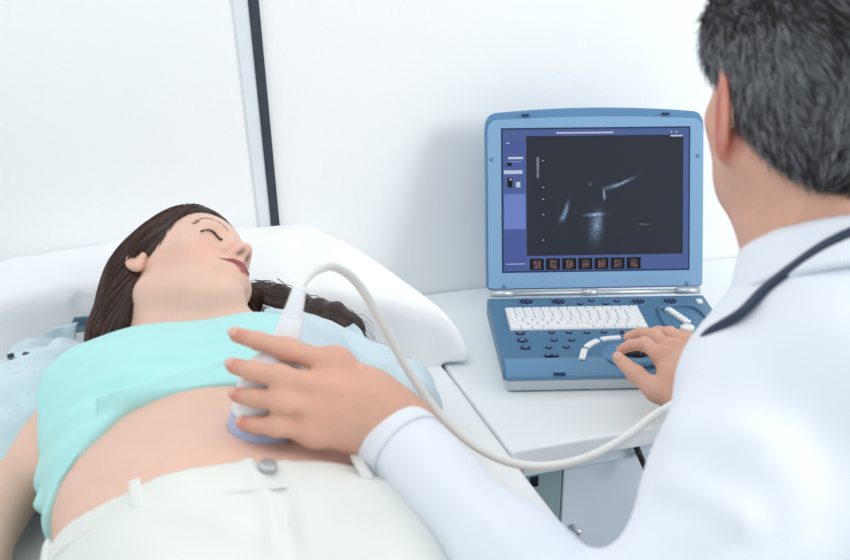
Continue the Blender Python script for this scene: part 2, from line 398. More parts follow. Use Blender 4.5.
o = mesh('bed_sheet', G(Vs), Fsh, M['sheet']); sm = o.modifiers.new('t', 'SOLIDIFY'); sm.thickness = .002; sm.offset = 1
tag(o, 'white sheet spread over the examination bed under the woman', 'sheet')

HC = np.array([-.3256, 1.3091, .9355])                      # woman's head centre
HF = np.array([.7936, .0253, .6080]); HU = np.array([-.1920, .9585, .2108]); HR = np.array([-.5774, -.2840, .7655])
HB = np.stack([HF, HU, HR], 1)
# pillow: blended solid leaning on the wall, dented by the head
pf = Field()
def pillow_fn(p):
    q = np.stack([p @ RU - .165, p @ RN - 1.475, p[..., 2] - .815], -1)
    ang = math.radians(18); y = q[..., 1] * math.cos(ang) + q[..., 2] * math.sin(ang); z = -q[..., 1] * math.sin(ang) + q[..., 2] * math.cos(ang); x = q[..., 0]
    a = np.clip(np.abs(x) / .375, 0, 1.3); b = np.clip(np.abs(y) / .205, 0, 1.3)
    th = .080 * np.sqrt(np.clip(1 - a ** 3.2, 0, 1)) * np.sqrt(np.clip(1 - b ** 2.6, 0, 1)) + .004
    d_edge = np.maximum(np.abs(x) - .375, np.abs(y) - .205)
    return np.maximum((np.abs(z) - th) * .75, d_edge)
pf.func(pillow_fn, (-9,) * 3, (9,) * 3, .001, 'i')
pf.ops[0] = (pf.ops[0][0], G((-.26, 1.2, .70)) - .25, G((.58, 1.7, .98)) + .25, .001, 'u')
pf.half(G((0, WN - .004, 0)), RN, .03); pf.half((0, 0, BZ + .004), (0, 0, -1), .02)
pf.half(G((.428, 1.495, .8)), G((.85, .50, .30)), .02); pf.half(G((.44, 1.375, .77)), G((-.22, -.97, 0)), .02); pf.func(lambda p: .755 - p[..., 2] - 2.5 * np.clip(.472 - p @ RU, 0, .1), (-9,) * 3, (9,) * 3, .004, 'i')
pf.ell(HC + HU * .01 - HF * .02, (.118, .125, .088), HB, .035, 's')
pf.cone(G((-.10, 1.26, .83)), G((.30, 1.26, .83)), .075, .075, .03, 's')
V, Fq = pf.mesh((-.78, 1.02, .71), (.30, 1.92, .97), .006, 2)
n = vnormals(V, Fq)
L_ = np.stack([V @ RU, V @ RN, V[:, 2]], 1)
V = V + n * (waves(L_, [((40, 22, 10), 0), ((-25, 48, 0), 2), ((70, -30, 20), 4), ((18, 15, 30), 1)], .0045) * smear(n[:, 2] + .6, 0, 1)
     + ridge(L_, [(-.055, 1.66, .9), (-.065, 1.52, .89), (-.05, 1.38, .85)], .004, .006) - ridge(L_, [(-.04, 1.66, .9), (-.05, 1.52, .89), (-.035, 1.38, .85)], .004, .009)
     - ridge(L_, [(.30, 1.62, .87), (.36, 1.50, .84), (.44, 1.42, .80)], .006, .02) + ridge(L_, [(.20, 1.60, .9), (.33, 1.48, .86)], .005, .03))[:, None]
pil = mesh('pillow', V, Fq, M['pillow']); tag(pil, 'white pillow propped against the wall under the woman\'s head', 'pillow')

# ------------------------------------------------------------------ heads
def head(fl, c, B, s, female):
    P = lambda f, u, r: c + B @ (np.array([f, u, r]) * s)
    def E(cn, r, k=.01, op='u', tilt=None):
        fl.ell(P(*cn), np.array(r) * s, B if tilt is None else B @ tilt, k, op)
    E((-.012, .028, 0), (.096, .086, .074), .01)
    E((.030, .045, 0), (.062, .060, .062), .02)
    E((.030, -.030, 0), (.058, .080, .056), .02)
    for q in (-1, 1):
        fl.cone(P(-.008, -.052, (.049 if female else .056) * q), P(.066, -.093, (.012 if female else .020) * q), .018 * s, .016 * s, .03)
        E((.052, -.024, .038 * q), (.026, .022, .022), .02)
        E((.066, -.044, .026 * q), (.018, .018, .015), .02)
        E((.079, .030, .024 * q), (.010, .008, .020), .016)
        E((.096, .012, .031 * q), (.014, .012, .015), .012, 's')
        E((.0705, .012, .031 * q), (.0125, .0105, .0150), .004)
        fl.cone(P(.102, -.0265, .0095 * q), P(.094, -.028, .0125 * q), .0062 * s, .0055 * s, .006)
        # ear
        ca, sa = math.cos(.35 * q), math.sin(.35 * q); T = np.array([[ca, 0, sa], [0, 1, 0], [-sa, 0, ca]])
        es = .86 if female else 1.22; eu = .000 if female else -.020
        E((-.012, .002 + eu, .076 * q if female else .083 * q), (.0165 * es, .029 * es, .0055), .004, 'u', T)
        E((-.008, -.019 if female else -.046, .0745 * q if female else .077 * q), (.008, .009, .0055), .008)
        E((-.010, .004 + eu, .0815 * q if female else .090 * q), (.0095 * es, .019 * es, .0045), .004, 's', T)
        fl.cone(P(.001, -.006, .074 * q), P(.001, .004, .074 * q), .004 * s, .003 * s, .004)
    E((.078, -.094, 0), (.017, .016, .019), .012)
    fl.cone(P(.084, .022, 0), P(.106, -.016, 0), .0072 * s, .0082 * s, .014)
    E((.109, -.0205, 0), (.0088, .0082, .0095), .006)
    for q in (-1, 1): E((.1025, -.0315, .0062 * q), (.0036, .0028, .0026), .002, 's')
    fl.cone(P(.106, -.024, 0), P(.092, -.044, 0), .0045 * s, .006 * s, .006)
    # mouth: a closed smile
    E((.086, -.056, 0), (.013, .020, .026), .014)
    for q in (-1, 1):
        fl.chain([P(.0985, -.0495, .003 * q), P(.0955, -.0500, .013 * q), P(.0850, -.0505, .0265 * q)], np.array([.0058, .0050, .0018]) * s, .003, .004)
        fl.chain([P(.0965, -.0595, .003 * q), P(.0935, -.0585, .012 * q), P(.0850, -.0525, .0250 * q)], np.array([.0066, .0056, .0018]) * s, .003, .004)
        fl.chain([P(.1040, -.0545, 0), P(.1000, -.0540, .012 * q), P(.0880, -.0510, .0290 * q)], np.array([.0012, .0012, .0018]) * s, .002)
        for _ in range(2):
            fn, lo, hi, k, op = fl.ops[-1 - _]; fl.ops[-1 - _] = (fn, lo, hi, .0025, 's')
    return P
def paint_head(V, c, B, s, base, lip, blush, brow, female):
    Q = (V - c) @ B / s; f, u, r = Q[:, 0], Q[:, 1], Q[:, 2]; C = np.tile(np.array(base), (len(V), 1))
    def blend(wt, col): nonlocal C; C = C * (1 - wt[:, None]) + np.array(col) * wt[:, None]
    for q in (-1, 1): blend(.55 * np.exp(-(((u + .030) / .020) ** 2 + ((r - q * .040) / .020) ** 2)) * (f > .02), blush)
    blend(.45 * np.exp(-(((u + .022) / .009) ** 2 + (r / .012) ** 2)) * (f > .098), blush)
    blend((.5 if female else .95) * np.exp(-(((u + (0 if female else .02)) / .040) ** 4 + ((np.abs(r) - .084) / .010) ** 2 + ((f + .01) / .022) ** 4)), blush if female else srgb(206, 96, 82))
    up_ = smear(np.abs(r), .031, .026); mid = -.0548 + np.abs(r) * .10
    lipw = up_ * smear(u, mid - .0125 + np.abs(r) * .35, mid - .0105 + np.abs(r) * .35) * smear(u, mid + .0098 - np.abs(r) * .28, mid + .0078 - np.abs(r) * .28) * (f > .072)
    blend(lipw * .9, lip)
    line = up_ * np.exp(-((u - mid) / .0014) ** 2) * (f > .072); blend(line * .75, np.array(lip) * .25)
    for q in (-1, 1): blend(np.exp(-(((u + .031) / .004) ** 2 + ((r - q * .0062) / .0035) ** 2)) * (f > .09) * .8, np.array(lip) * .25)
    return C

# ------------------------------------------------------------------ the woman
woman = thing('person', 'smiling woman lying on the bed with bare belly, mint top and dark hair', 'person', G((.10, .95, BZ)), YAW)
SKW = srgb(236, 196, 177)
LEGS_Y = .0
def torso_w(fl, grow=0.0, legs=False):
    c = lambda x, y, z: G((x, y, z)); g = grow
    def E(cn, r, k=.05): fl.ell(c(*cn), np.array(r) + g, np.stack([RU, RN, RZ], 1), k)
    E((.09, 1.13, .842), (.184, .155, .100)); E((.09, .97, .842), (.176, .17, .100), .06); E((.10, .84, .835), (.186, .13, .096), .06)
    E((.025, 1.145, .895), (.070, .080, .054), .04); E((.158, 1.145, .895), (.070, .080, .054), .04)
    fl.cone(c(-.035, 1.215, .850), c(.215, 1.215, .850), .062 + g, .062 + g, .05)
wf = Field(); head(wf, HC, HB, 1.0, True); torso_w(wf)
wf.cone(HC - HF * .030 - HU * .055 - HR * .004, G((.085, 1.195, .835)), .054, .062, .03)
wf.cone(HC - HF * .02 - HU * .05 + HR * .03, G((.055, 1.215, .868)), .014, .014, .03)
# arms
for sgn, pts in ((-1, [(-.085, 1.215, .825), (-.164, 1.09, .800), (-.180, .95, .790), (-.172, .82, .785), (-.160, .72, .785)]),
                 (1, [(.252, 1.205, .825), (.325, 1.07, .800), (.345, .93, .788), (.346, .80, .780), (.340, .70, .780)])):
    wf.chain([G(p) for p in pts], [.050, .043, .038, .036, .027], .02, .04)
    h0 = np.array(pts[-1])
    wf.cone(G(h0), G(h0 + (0, -.075, -.008)), .028, .026, .02)
    for i, (dx, ln) in enumerate(((-.026, .062), (-.009, .074), (.009, .070), (.025, .055))):
        a = h0 + (dx * .8, -.085, -.006); wf.chain([G(a), G(a + (dx * .2, -ln * .5, .002)), G(a + (dx * .3, -ln, -.012))], [.0095, .0085, .0070], .004, .008)
    wf.chain([G(h0 + (.02 * -sgn, -.03, -.004)), G(h0 + (.043 * -sgn, -.065, -.006)), G(h0 + (.046 * -sgn, -.095, -.01))], [.012, .0095, .008], .005, .015)
# navel
wf.ell(G((.108, .938, .940)), (.010, .012, .012), None, .008, 's')
wf.half((0, 0, BZ + .0045), (0, 0, -1))
V, Fq = wf.mesh(G((.1, 1.1, 0)) * [1, 1, 0] + [-.50, -.62, .728], G((.1, 1.1, 0)) * [1, 1, 0] + [.50, .44, 1.08], .0024, 1)
colr = paint_head(V, HC, HB, 1.0, SKW, srgb(166, 84, 84), srgb(238, 172, 158), None, True)
L_ = np.stack([V @ RU, V @ RN, V[:, 2]], 1)
nav = np.exp(-(((L_[:, 0] - .108) / .012) ** 2 + ((L_[:, 1] - .938) / .012) ** 2)) * (L_[:, 2] > .85)
colr = colr * (1 - .35 * nav[:, None]) + np.array(srgb(190, 125, 105)) * .35 * nav[:, None]
mesh('body', V, Fq, M['skin_w'], woman, col=colr)
WP = lambda f, u, r: HC + HB @ np.array([f, u, r])
# brows and lashes
def hairline(name, spec, mat, parent, P, n, ln, rad, colour, jit=.0012, fld=None, sides=(-1, 1)):
    for q in sides:
        ps = []
        c0 = spline([P(a, b, c * q) for a, b, c in spec['line']], n); d = np.array(spec['dir'], float)
        for i in range(n):
            t = i / (n - 1); dd = P(*(d * (1, 1, q))) - P(0, 0, 0); dd /= np.linalg.norm(dd)
            a = c0[i] + rng.normal(0, jit, 3) * .6; a = a - fld.grad(a[None])[0] * (fld.at(a[None])[0] - .0002); ps.append([a + dd * ln * s_ + np.array(P(0, 0, 0) - P(0, 0, 0)) for s_ in (0, .5, 1)])
        v, f = strands_vf(np.array(ps), rad); mesh(name, v, f, mat, parent, col=colour)
hairline('eyebrow', dict(line=[(.094, .030, .012), (.091, .0355, .025), (.081, .036, .038), (.070, .029, .049)], dir=(-.45, .25, .85)), M['hair_w'], woman, WP, 90, .006, .00035, srgb(120, 90, 76), .0019, wf)
hairline('eyelashes', dict(line=[(.0835, .009, .016), (.0850, .0125, .026), (.0830, .0125, .036), (.0745, .0085, .048)], dir=(.8, -.35, .35)), M['hair_w'], woman, WP, 90, .0050, .0005, srgb(58, 40, 36), .0006, wf, (1,))

# hair shell
hf_ = Field()
hf_.ell(WP(-.022, .030, 0), (.104, .098, .083), HB, .01); hf_.ell(WP(-.050, -.035, 0), (.075, .080, .074), HB, .03)
hf_.ell(WP(-.075, -.075, .012), (.050, .060, .062), HB, .03)
hf_.ell(WP(.030, .062, 0), (.064, .052, .068), HB, .03)
nn = np.array([.80, -.60, 0]); hf_.half(WP(.052, .045, 0), HB @ (nn / np.linalg.norm(nn)), .012)
hf_.ell(WP(.055, -.050, .050), (.075, .062, .055), HB, .012, 's')
hf_.ell(WP(-.006, -.016, .085), (.015, .019, .026), HB, .006, 's')
V, Fq = hf_.mesh(HC - .2, HC + .2, .003, 2)
hair = mesh('hair', V, Fq, M['hair_w'], woman, col=np.array(srgb(56, 40, 35)))
def grow(field, starts, flow, steps, ds, off):
    P = starts.copy(); out = [P.copy()]
    for i in range(steps):
        g = field.grad(P); d = flow(P, i / steps); d = d - g * (d * g).sum(-1, keepdims=True) * .9; d /= np.linalg.norm(d, axis=-1, keepdims=True) + 1e-9
        P = P + d * ds[:, None]; v = field.at(P); P = P - field.grad(P) * (v - off)[:, None]; out.append(P.copy())
    return np.stack(out, 1)
vi = rng.choice(len(V), 3600); st = V[vi]; Q = (st - HC) @ HB
keep = (Q[:, 2] > -.05) & (Q[:, 0] < .11); st = st[keep]; nS = len(st); off = rng.uniform(-.001, .0025, nS)
def wflow(P, t):
    Q = (P - HC) @ HB; lf = -1.0 * np.ones(len(P)); lu = np.where(Q[:, 0] > -.02, -.35, -.35 - (-.02 - Q[:, 0]) * 16)
    d = np.stack([lf * np.where(Q[:, 0] < -.09, .25, 1), lu, -.25 + .0 * lf], -1); return d @ HB.T
paths = grow(hf_, st, wflow, 9, rng.uniform(.007, .011, nS), off)
v, f = strands_vf(paths, rng.uniform(.0005, .0009, nS)); m9 = paths.shape[1] * 3
cc = np.array(srgb(66, 46, 39))[None] * rng.uniform(.6, 2.4, nS)[:, None]; mesh('hair_strands', v, f, M['hair_w'], woman, col=np.repeat(cc, m9, 0))
# loose wavy locks falling to her left
cent = spline([at(236, 322, 1.52), at(262, 305, 1.50), at(290, 314, 1.50), at(318, 324, 1.48), at(340, 330, 1.47), at(358, 346, 1.455)], 26)
lf = Field()
for i in range(0, 24, 1):
    lf.cone(cent[i], cent[i + 1], (.024 if i < 20 else .016) + .003 * math.sin(i * 1.7), (.023 if i < 20 else .013), .02)
V, Fq = lf.mesh(cent.min(0) - .05, cent.max(0) + .05, .003, 1); V += vnormals(V, Fq) * waves(V, [((150, 60, 200), 0), ((220, -90, 90), 2)], .003)[:, None]
mesh('lock', V, Fq, M['hair_w'], woman, col=np.array(srgb(50, 34, 29)))
ps = []
for i in range(700):
    o1 = rng.normal(0, .013, 3); ph = rng.uniform(0, 1.2); a = rng.uniform(.003, .008); ln = rng.integers(18, 26)
    c = cent[:26][26 - ln:] if rng.random() < .5 else cent[:ln]; c = c[np.linspace(0, len(c) - 1, 16).astype(int)]
    s_ = np.linspace(0, 1, 16); ps.append(c + o1 * (1 - .25 * s_[:, None]) + a * np.stack([np.sin(s_ * 16 + ph), np.cos(s_ * 14 + ph), np.cos(s_ * 16 + ph)], 1))
v, f = strands_vf(np.array(ps), rng.uniform(.0006, .001, 700)); cc = np.array(srgb(56, 38, 32))[None] * rng.uniform(.5, 2.6, 700)[:, None]
mesh('lock_strands', v, f, M['hair_w'], woman, col=np.repeat(cc, 48, 0))

# mint top
def room(P): return np.stack([P @ RU, P @ RN, P[:, 2]], 1)
tf = Field(); torso_w(tf, .008)
tf.func(lambda p: (1.026 + .005 * np.sin((p @ RU) * 30 + 1) - .5 * np.clip(.01 - p @ RU, 0, .3) - .3 * np.clip(.88 - p[..., 2], 0, .1)) - p @ RN, (-9,) * 3, (9,) * 3, .006, 'i')
tf.func(lambda p: p @ RU - (.205 + .012 * np.sin((p @ RN) * 60)), (-9,) * 3, (9,) * 3, .010, 'i')
tf.func(lambda p: p @ RN - 1.262, (-9,) * 3, (9,) * 3, .012, 'i')
tf.ell(G((.10, 1.315, .93)), (.080, .070, .10), np.stack([RU, RN, RZ], 1), .01, 's')
tf.half((0, 0, BZ + .0045), (0, 0, -1)); V, Fq = tf.mesh((-.62, .86, .728), (.12, 1.50, .985), .003, 2); n = vnormals(V, Fq); L_ = room(V)
fold = 2.4 * (waves(L_, [((30, 70, 0), 0), ((-18, 95, 30), 1), ((55, 120, 0), 3)], .0022) * smear(L_[:, 1], 1.16, 1.06)
        + ridge(L_, [(-.02, 1.035, .93), (.03, 1.045, .94), (.10, 1.058, .945), (.20, 1.052, .94)], .007, .008) - ridge(L_, [(-.01, 1.052, .93), (.05, 1.070, .94), (.14, 1.074, .945)], .006, .007)
        + ridge(L_, [(.02, 1.078, .93), (.10, 1.092, .945), (.18, 1.085, .94)], .005, .009)
        + ridge(L_, [(-.09, 1.02, .84), (-.06, 1.06, .88), (.0, 1.09, .92)], .005, .010) + ridge(L_, [(-.10, 1.06, .83), (-.06, 1.12, .88), (-.02, 1.15, .92)], .004, .014))
V = V + n * fold[:, None]; mesh('top', V, Fq, M['mint'], woman)
# trousers
bf = Field(); torso_w(bf, .007); Rr = np.stack([RU, RN, RZ], 1)
for x in (.015, .195):
    bf.chain([G((x, .80, .825)), G((x - .02 + .04 * (x > .1), .46, .825)), G((x - .02 + .04 * (x > .1), .10, .80)), G((x, -.12, .79))], [.096, .080, .058, .050], .04, .05)
def band_n(x): return .862 + .06 * np.clip(.115 - x, 0, .3) + 1.2 * np.clip(.03 - x, 0, .3) ** 2 - .07 * np.clip(x - .115, 0, .3)
bf.func(lambda p: p @ RN - band_n(p @ RU), (-9,) * 3, (9,) * 3, .004, 'i')
bf.half((0, 0, BZ + .0045), (0, 0, -1)); V, Fq = bf.mesh((-.50, -.22, .728), (.34, 1.14, .985), .0045, 2); n = vnormals(V, Fq); L_ = room(V)
fold = 1.5 * (waves(L_, [((25, 50, 0), 0), ((-30, 70, 20), 1)], .0015) - ridge(L_, [(.118, .86, .94), (.125, .80, .93), (.118, .70, .92)], .006, .008) + ridge(L_, [(.104, .86, .94), (.112, .80, .93), (.105, .70, .92)], .004, .008)
        + ridge(L_, [(.01, .90, .92), (.05, .82, .93), (.10, .77, .92)], .004, .02) - ridge(L_, [(.20, .84, .93), (.28, .80, .89)], .004, .016) + ridge(L_, [(.0, .84, .92), (.07, .78, .93)], .003, .018))
V = V + n * fold[:, None]; tr = mesh('trousers', V, Fq, M['trouser'], woman)
def on_field(field, xy, z0=1.05):
    for z in np.arange(z0, .7, -.001):
        p = G((xy[0], xy[1], z))
        if field.at(p[None])[0] < 0: return p
    return G((xy[0], xy[1], .8))
def oriented_box(c, nrm, along, size, name, mat, parent, bev=.001):
    nrm = nrm / np.linalg.norm(nrm); a = along - nrm * (along @ nrm); a /= np.linalg.norm(a); b = np.cross(nrm, a)
    v, f = box_vf(-np.array(size) / 2, np.array(size) / 2); W = c + v[:, :1] * b + v[:, 1:2] * a + v[:, 2:] * nrm
    o = mesh(name, W, f, mat, parent, smooth=False); bevel(o, bev, 2); return o
for x, y in ((.0, band_n(.0) - .018), (.205, band_n(.205) - .018), (-.085, band_n(-.085) - .018)):
    p = on_field(bf, (x, y)); g = bf.grad(p[None])[0]; oriented_box(p + g * .002, g, -RN, (.011, .046, .006), 'belt_loop', M['trouser'], tr, .002)
p = on_field(bf, (.118, .846)); g = bf.grad(p[None])[0]; v, f = lathe_vf(p + g * .001, g, [(0, .0085), (.004, .0085), (.0055, .007), (.005, .003)], 20); mesh('button', v, f, M['metal'], tr)
# waistband hem line
ws = []
for x in np.linspace(-.088, .275, 40):
    y = float(band_n(x)) - .042
    p = on_field(bf, (x, y)); ws.append(p + np.array([0, 0, .0002]))
v, f = tube_vf(ws, .0022, 8); mesh('waistband_seam', v, f, M['trouser'], tr)
ff = Field(); torso_w(ff, .014)
ff.func(lambda p: (.192 + .012 * np.sin((p @ RN) * 60) + .3 * np.clip(1.16 - p @ RN, 0, .2)) - p @ RU, (-9,) * 3, (9,) * 3, .006, 'i')
ff.func(lambda p: .95 - p @ RN, (-9,) * 3, (9,) * 3, .006, 'i'); ff.func(lambda p: p @ RN - 1.285, (-9,) * 3, (9,) * 3, .01, 'i')
ff.half((0, 0, BZ + .0045), (0, 0, -1)); V, Fq = ff.mesh((-.62, .86, .728), (.16, 1.52, .99), .0035, 2); V = V + vnormals(V, Fq) * waves(room(V), [((90, 60, 40), 0), ((-60, 130, 30), 1)], .002)[:, None]
mesh('shirt_front', V, Fq, M['denim'], woman)
# denim over-shirt: sleeves, open fronts, collar points
df = Field()
df.chain([G(p) for p in ((-.070, 1.290, .842), (-.120, 1.235, .835), (-.176, 1.150, .810))], [.060, .070, .066], .02)
df.chain([G(p) for p in ((.245, 1.255, .850), (.330, 1.165, .812))], [.058, .062], .02)
df.ell(G((.09, 1.19, .795)), (.215, .15, .055), Rr, .03)
df.half((0, 0, BZ + .004), (0, 0, -1))
V, Fq = df.mesh((-.72, 1.0, .728), (.12, 1.52, .97), .0035, 2); n = vnormals(V, Fq); L_ = room(V)
V = V + n * (waves(L_, [((90, 60, 40), 0), ((-60, 130, 30), 1), ((150, -40, 90), 3)], .0045))[:, None]
mesh('shirt', V, Fq, M['denim'], woman)
for px_, py_ in ((11, 357), (26, 356)):
    r_ = FW + RT * (px_ - 425) / FPX + UPV * (280 - py_) / FPX; ts = np.arange(1.1, 1.8, .001); P_ = CAM + ts[:, None] * r_; i_ = np.argmax(df.at(P_) < 0); g_ = df.grad(P_[i_][None])[0]
    v, f = lathe_vf(P_[i_] - g_ * .001, g_, [(0, .0042), (.0045, .0042), (.0055, .003)], 16); mesh('snap_button', v, f, M['seal'], woman)
M['denim_dark'] = node_mat('denim_underside', srgb(104, 132, 150), .9, bump=.0004, bscale=400)  # dark grey-blue underside of the denim
def cloth_patch(name, quads, mat, parent, nu=24, nv=14, amp=.003, th=.0022):
    a, b, c, d = [np.asarray(q) for q in quads]; U_, W_ = np.meshgrid(np.linspace(0, 1, nu), np.linspace(0, 1, nv), indexing='ij')
    P = ((1 - U_) * (1 - W_))[..., None] * a + (U_ * (1 - W_))[..., None] * b + (U_ * W_)[..., None] * c + ((1 - U_) * W_)[..., None] * d
    nrm = np.cross(b - a, d - a); nrm /= np.linalg.norm(nrm); P = P + nrm * (amp * (np.sin(U_ * 9 + W_ * 4) + .6 * np.sin(W_ * 11 - U_ * 5)) + .012 * np.sin(U_ * math.pi))[..., None]
    f = np.array([(i * nv + j, (i + 1) * nv + j, (i + 1) * nv + j + 1, i * nv + j + 1) for i in range(nu - 1) for j in range(nv - 1)])
    o = mesh(name, P.reshape(-1, 3), f, mat, parent); s_ = o.modifiers.new('t', 'SOLIDIFY'); s_.thickness = th; s_.offset = 0; return o
cloth_patch('collar', [at(244, 324, 1.43), at(262, 304, 1.435), at(298, 320, 1.42), at(300, 336, 1.40)], M['denim'], woman)
cloth_patch('collar_lining', [at(254, 318, 1.422), at(262, 309, 1.424), at(288, 320, 1.412), at(284, 327, 1.405)], M['denim_dark'], woman, amp=.001)
cloth_patch('collar_lining', [at(46, 334, 1.44), at(74, 317, 1.44), at(104, 317, 1.425), at(96, 330, 1.42)], M['denim_dark'], woman, amp=.001)
cloth_patch('collar', [at(36, 352, 1.42), at(44, 332, 1.435), at(78, 322, 1.425), at(58, 350, 1.41)], M['denim'], woman, amp=.002)
cloth_patch('collar', [at(300, 328, 1.41), at(354, 322, 1.42), at(374, 352, 1.38), at(318, 352, 1.38)], M['denim'], woman)
cloth_patch('sleeve_cuff', [at(-14, 412, 1.38), at(42, 430, 1.355), at(66, 340, 1.42), at(10, 345, 1.42)], M['denim'], woman)

# ------------------------------------------------------------------ the man
man = thing('person', 'man in a white coat with greying hair seen from behind at the right', 'person', (.47, .86, 0), 0)
SKM = srgb(226, 176, 154)
MF = np.array([-.24, .95, -.20]); MF /= np.linalg.norm(MF); MU = np.array([-.02, .18, 1.]); MU -= MF * (MU @ MF); MU /= np.linalg.norm(MU); MR = np.cross(MF, MU)
MB_ = np.stack([MF, MU, MR], 1); MC = at(803, 92, .965); MS = 1.06
mh = Field(); head(mh, MC, MB_, MS, False)
MP = lambda f, u, r: MC + MB_ @ (np.array([f, u, r]) * MS)
NB = np.array([.372, .897, 1.130])
mh.cone(MP(-.022, -.055, 0), NB, .060, .066, .04); mh.cone(MP(.03, -.07, 0), NB + (-.02, .02, 0), .045, .05, .04)
V1, F1 = mh.mesh(MC - (.17, .17, .26), MC + (.17, .17, .17), .0026, 1)
c1 = paint_head(V1, MC, MB_, MS, SKM, srgb(180, 110, 100), srgb(214, 120, 104), None, False)
Q = (V1 - MC) @ MB_ / MS
# left hand on the probe
lh = Field()
def hpt(x, y, t): return at(x, y, t)
W1 = hpt(402, 428, 1.035); K = [hpt(336, 364, 1.022), hpt(333, 389, 1.008), hpt(326, 411, 1.004), hpt(315, 432, 1.006)]
lh.cone(W1, hpt(368, 404, 1.02), .030, .030, .02)
WR = [hpt(384, 404, 1.030), hpt(378, 418, 1.022), hpt(372, 430, 1.022), hpt(366, 442, 1.026)]
for a, b, r in zip(WR, K, (.0165, .0165, .0155, .0145)): lh.cone(a, b, r, r * .80, .022)
NT = []
for pts, rr in (([K[0], (286, 349, 1.012), (258, 341, 1.025), (237, 335, 1.040)], (.0122, .0100, .0090, .0077)),
                ([K[1], (280, 377, .992), (252, 371, 1.000), (234, 366, 1.020)], (.0124, .0104, .0094, .0080)),
                ([K[2], (281, 401, .990), (255, 398, .998), (237, 395, 1.018)], (.0118, .0100, .0090, .0076)),
                ([K[3], (276, 426, .996), (257, 425, 1.004), (243, 423, 1.018)], (.0106, .0090, .0082, .0070))):
    NT.append((pts[-2], pts[-1], rr[-1])); P_ = [pts[0]] + [hpt(*q) for q in pts[1:]]; lh.chain(P_, rr, .004, .012)
    lh.ell(P_[1], (rr[1] * 1.07,) * 3, None, .006)
for k_ in K: lh.ell(k_ + (0, 0, .0015), (.0118, .0118, .0112), None, .016)
lh.chain([hpt(372, 398, 1.045), hpt(338, 380, 1.072), hpt(305, 372, 1.088), hpt(284, 366, 1.09)], [.018, .0145, .0115, .0095], .01, .03)
EL = np.array([.156, .665, .874]); lh.cone(W1, EL, .029, .030, .02)
V2, F2 = lh.mesh(hpt(300, 400, 1.02) - (.13, .25, .10), hpt(300, 400, 1.02) + (.28, .12, .12), .0019, 1)
# right hand on the trackball
rh = Field(); RS = np.array([.50, 1.06, 1.03]); RE = np.array([.60, 1.30, .86])
W2 = at(700, 390, 1.385)
RK = [at(661, 356, 1.415), at(668, 348, 1.440), at(682, 344, 1.455), at(693, 349, 1.462)]
for a, b in zip([at(678, 384, 1.395), at(684, 378, 1.402), at(690, 376, 1.410), at(696, 378, 1.415)], RK): rh.cone(a, b, .016, .0118, .018)
rh.cone(W2, at(680, 380, 1.39), .027, .026, .02)
RFG = [([RK[0], (645, 344, 1.438), (631, 345, 1.452), (621, 350, 1.460)], (.0115, .0092, .0082, .0070)),
       ([RK[1], (654, 335, 1.468), (639, 333, 1.485), (628, 337, 1.492)], (.0112, .0092, .0082, .0070)),
       ([RK[2], (670, 333, 1.485), (658, 331, 1.500), (649, 335, 1.505)], (.0106, .0086, .0076, .0066)),
       ([RK[3], (687, 337, 1.482), (678, 334, 1.495), (670, 337, 1.500)], (.0098, .0080, .0072, .0062))]
for pts, rr in RFG:
    P_ = [pts[0]] + [at(*q) for q in pts[1:]]; rh.chain(P_, rr, .002, .007); rh.ell(P_[1], (rr[1] * 1.06,) * 3, None, .005)
for k_ in RK: rh.ell(k_ + (0, 0, .002), (.0115,) * 3, None, .008)
rh.chain([at(680, 402, 1.375), at(656, 391, 1.392), at(636, 374, 1.415), at(619, 359, 1.440)], [.0185, .0140, .0112, .0088], .008, .014)
rh.cone(W2, RE, .028, .042, .02)
V3, F3 = rh.mesh(at(660, 360, 1.43) - (.09, .12, .09), np.maximum(at(660, 360, 1.43) + (.10, .13, .10), RE + .06), .0020, 1)
# torso and arms under the clothes, coarser
LS = np.array([.338, .797, 1.020])
bt = Field(); HIP = np.array([.50, .80, .58])
bt.cone(LS, RS, .055, .055, .05); bt.cone(NB + (.02, -.01, -.10), HIP, .105, .125, .08); bt.cone(NB + (0, 0, -.05), NB + (.0, .0, .02), .06, .055, .05)
bt.chain([LS, EL], [.045, .032], .03); bt.chain([RS, RE], [.048, .040], .03)
V4, F4 = bt.mesh((.05, .60, .42), (.72, 1.42, 1.16), .008, 1)
def skin_hands(V, tips, base=SKM):
    C = np.tile(np.array(base), (len(V), 1))
    for p, r, col, wt in tips:
        d = np.exp(-(np.linalg.norm(V - p, axis=1) / r) ** 2)[:, None] * wt; C = C * (1 - d) + np.array(col) * d
    return C
red = srgb(226, 146, 128)
nails = []
c2 = skin_hands(V2, [(hpt(237, 335, 1.03), .012, red, .8), (hpt(234, 366, 1.01), .012, red, .8), (hpt(236, 395, 1.01), .012, red, .8), (hpt(242, 423, 1.01), .012, red, .8)] + [(k_, .014, red, .4) for k_ in K])
c3 = skin_hands(V3, [(k_, .013, red, .6) for k_ in RK] + [(at(620, 361, 1.45), .013, red, .6)])
Vb = np.vstack([V1, V2, V3, V4]); 
n2 = vnormals(V2, F2)
for a, b in zip(WR, K): V2 = V2 + n2 * ridge(V2, [a * .7 + b * .3 + (0, -.008, .008), b + (0, -.006, .006)], .0016, .0055)[:, None]
Vb = np.vstack([V1, V2, V3, V4])
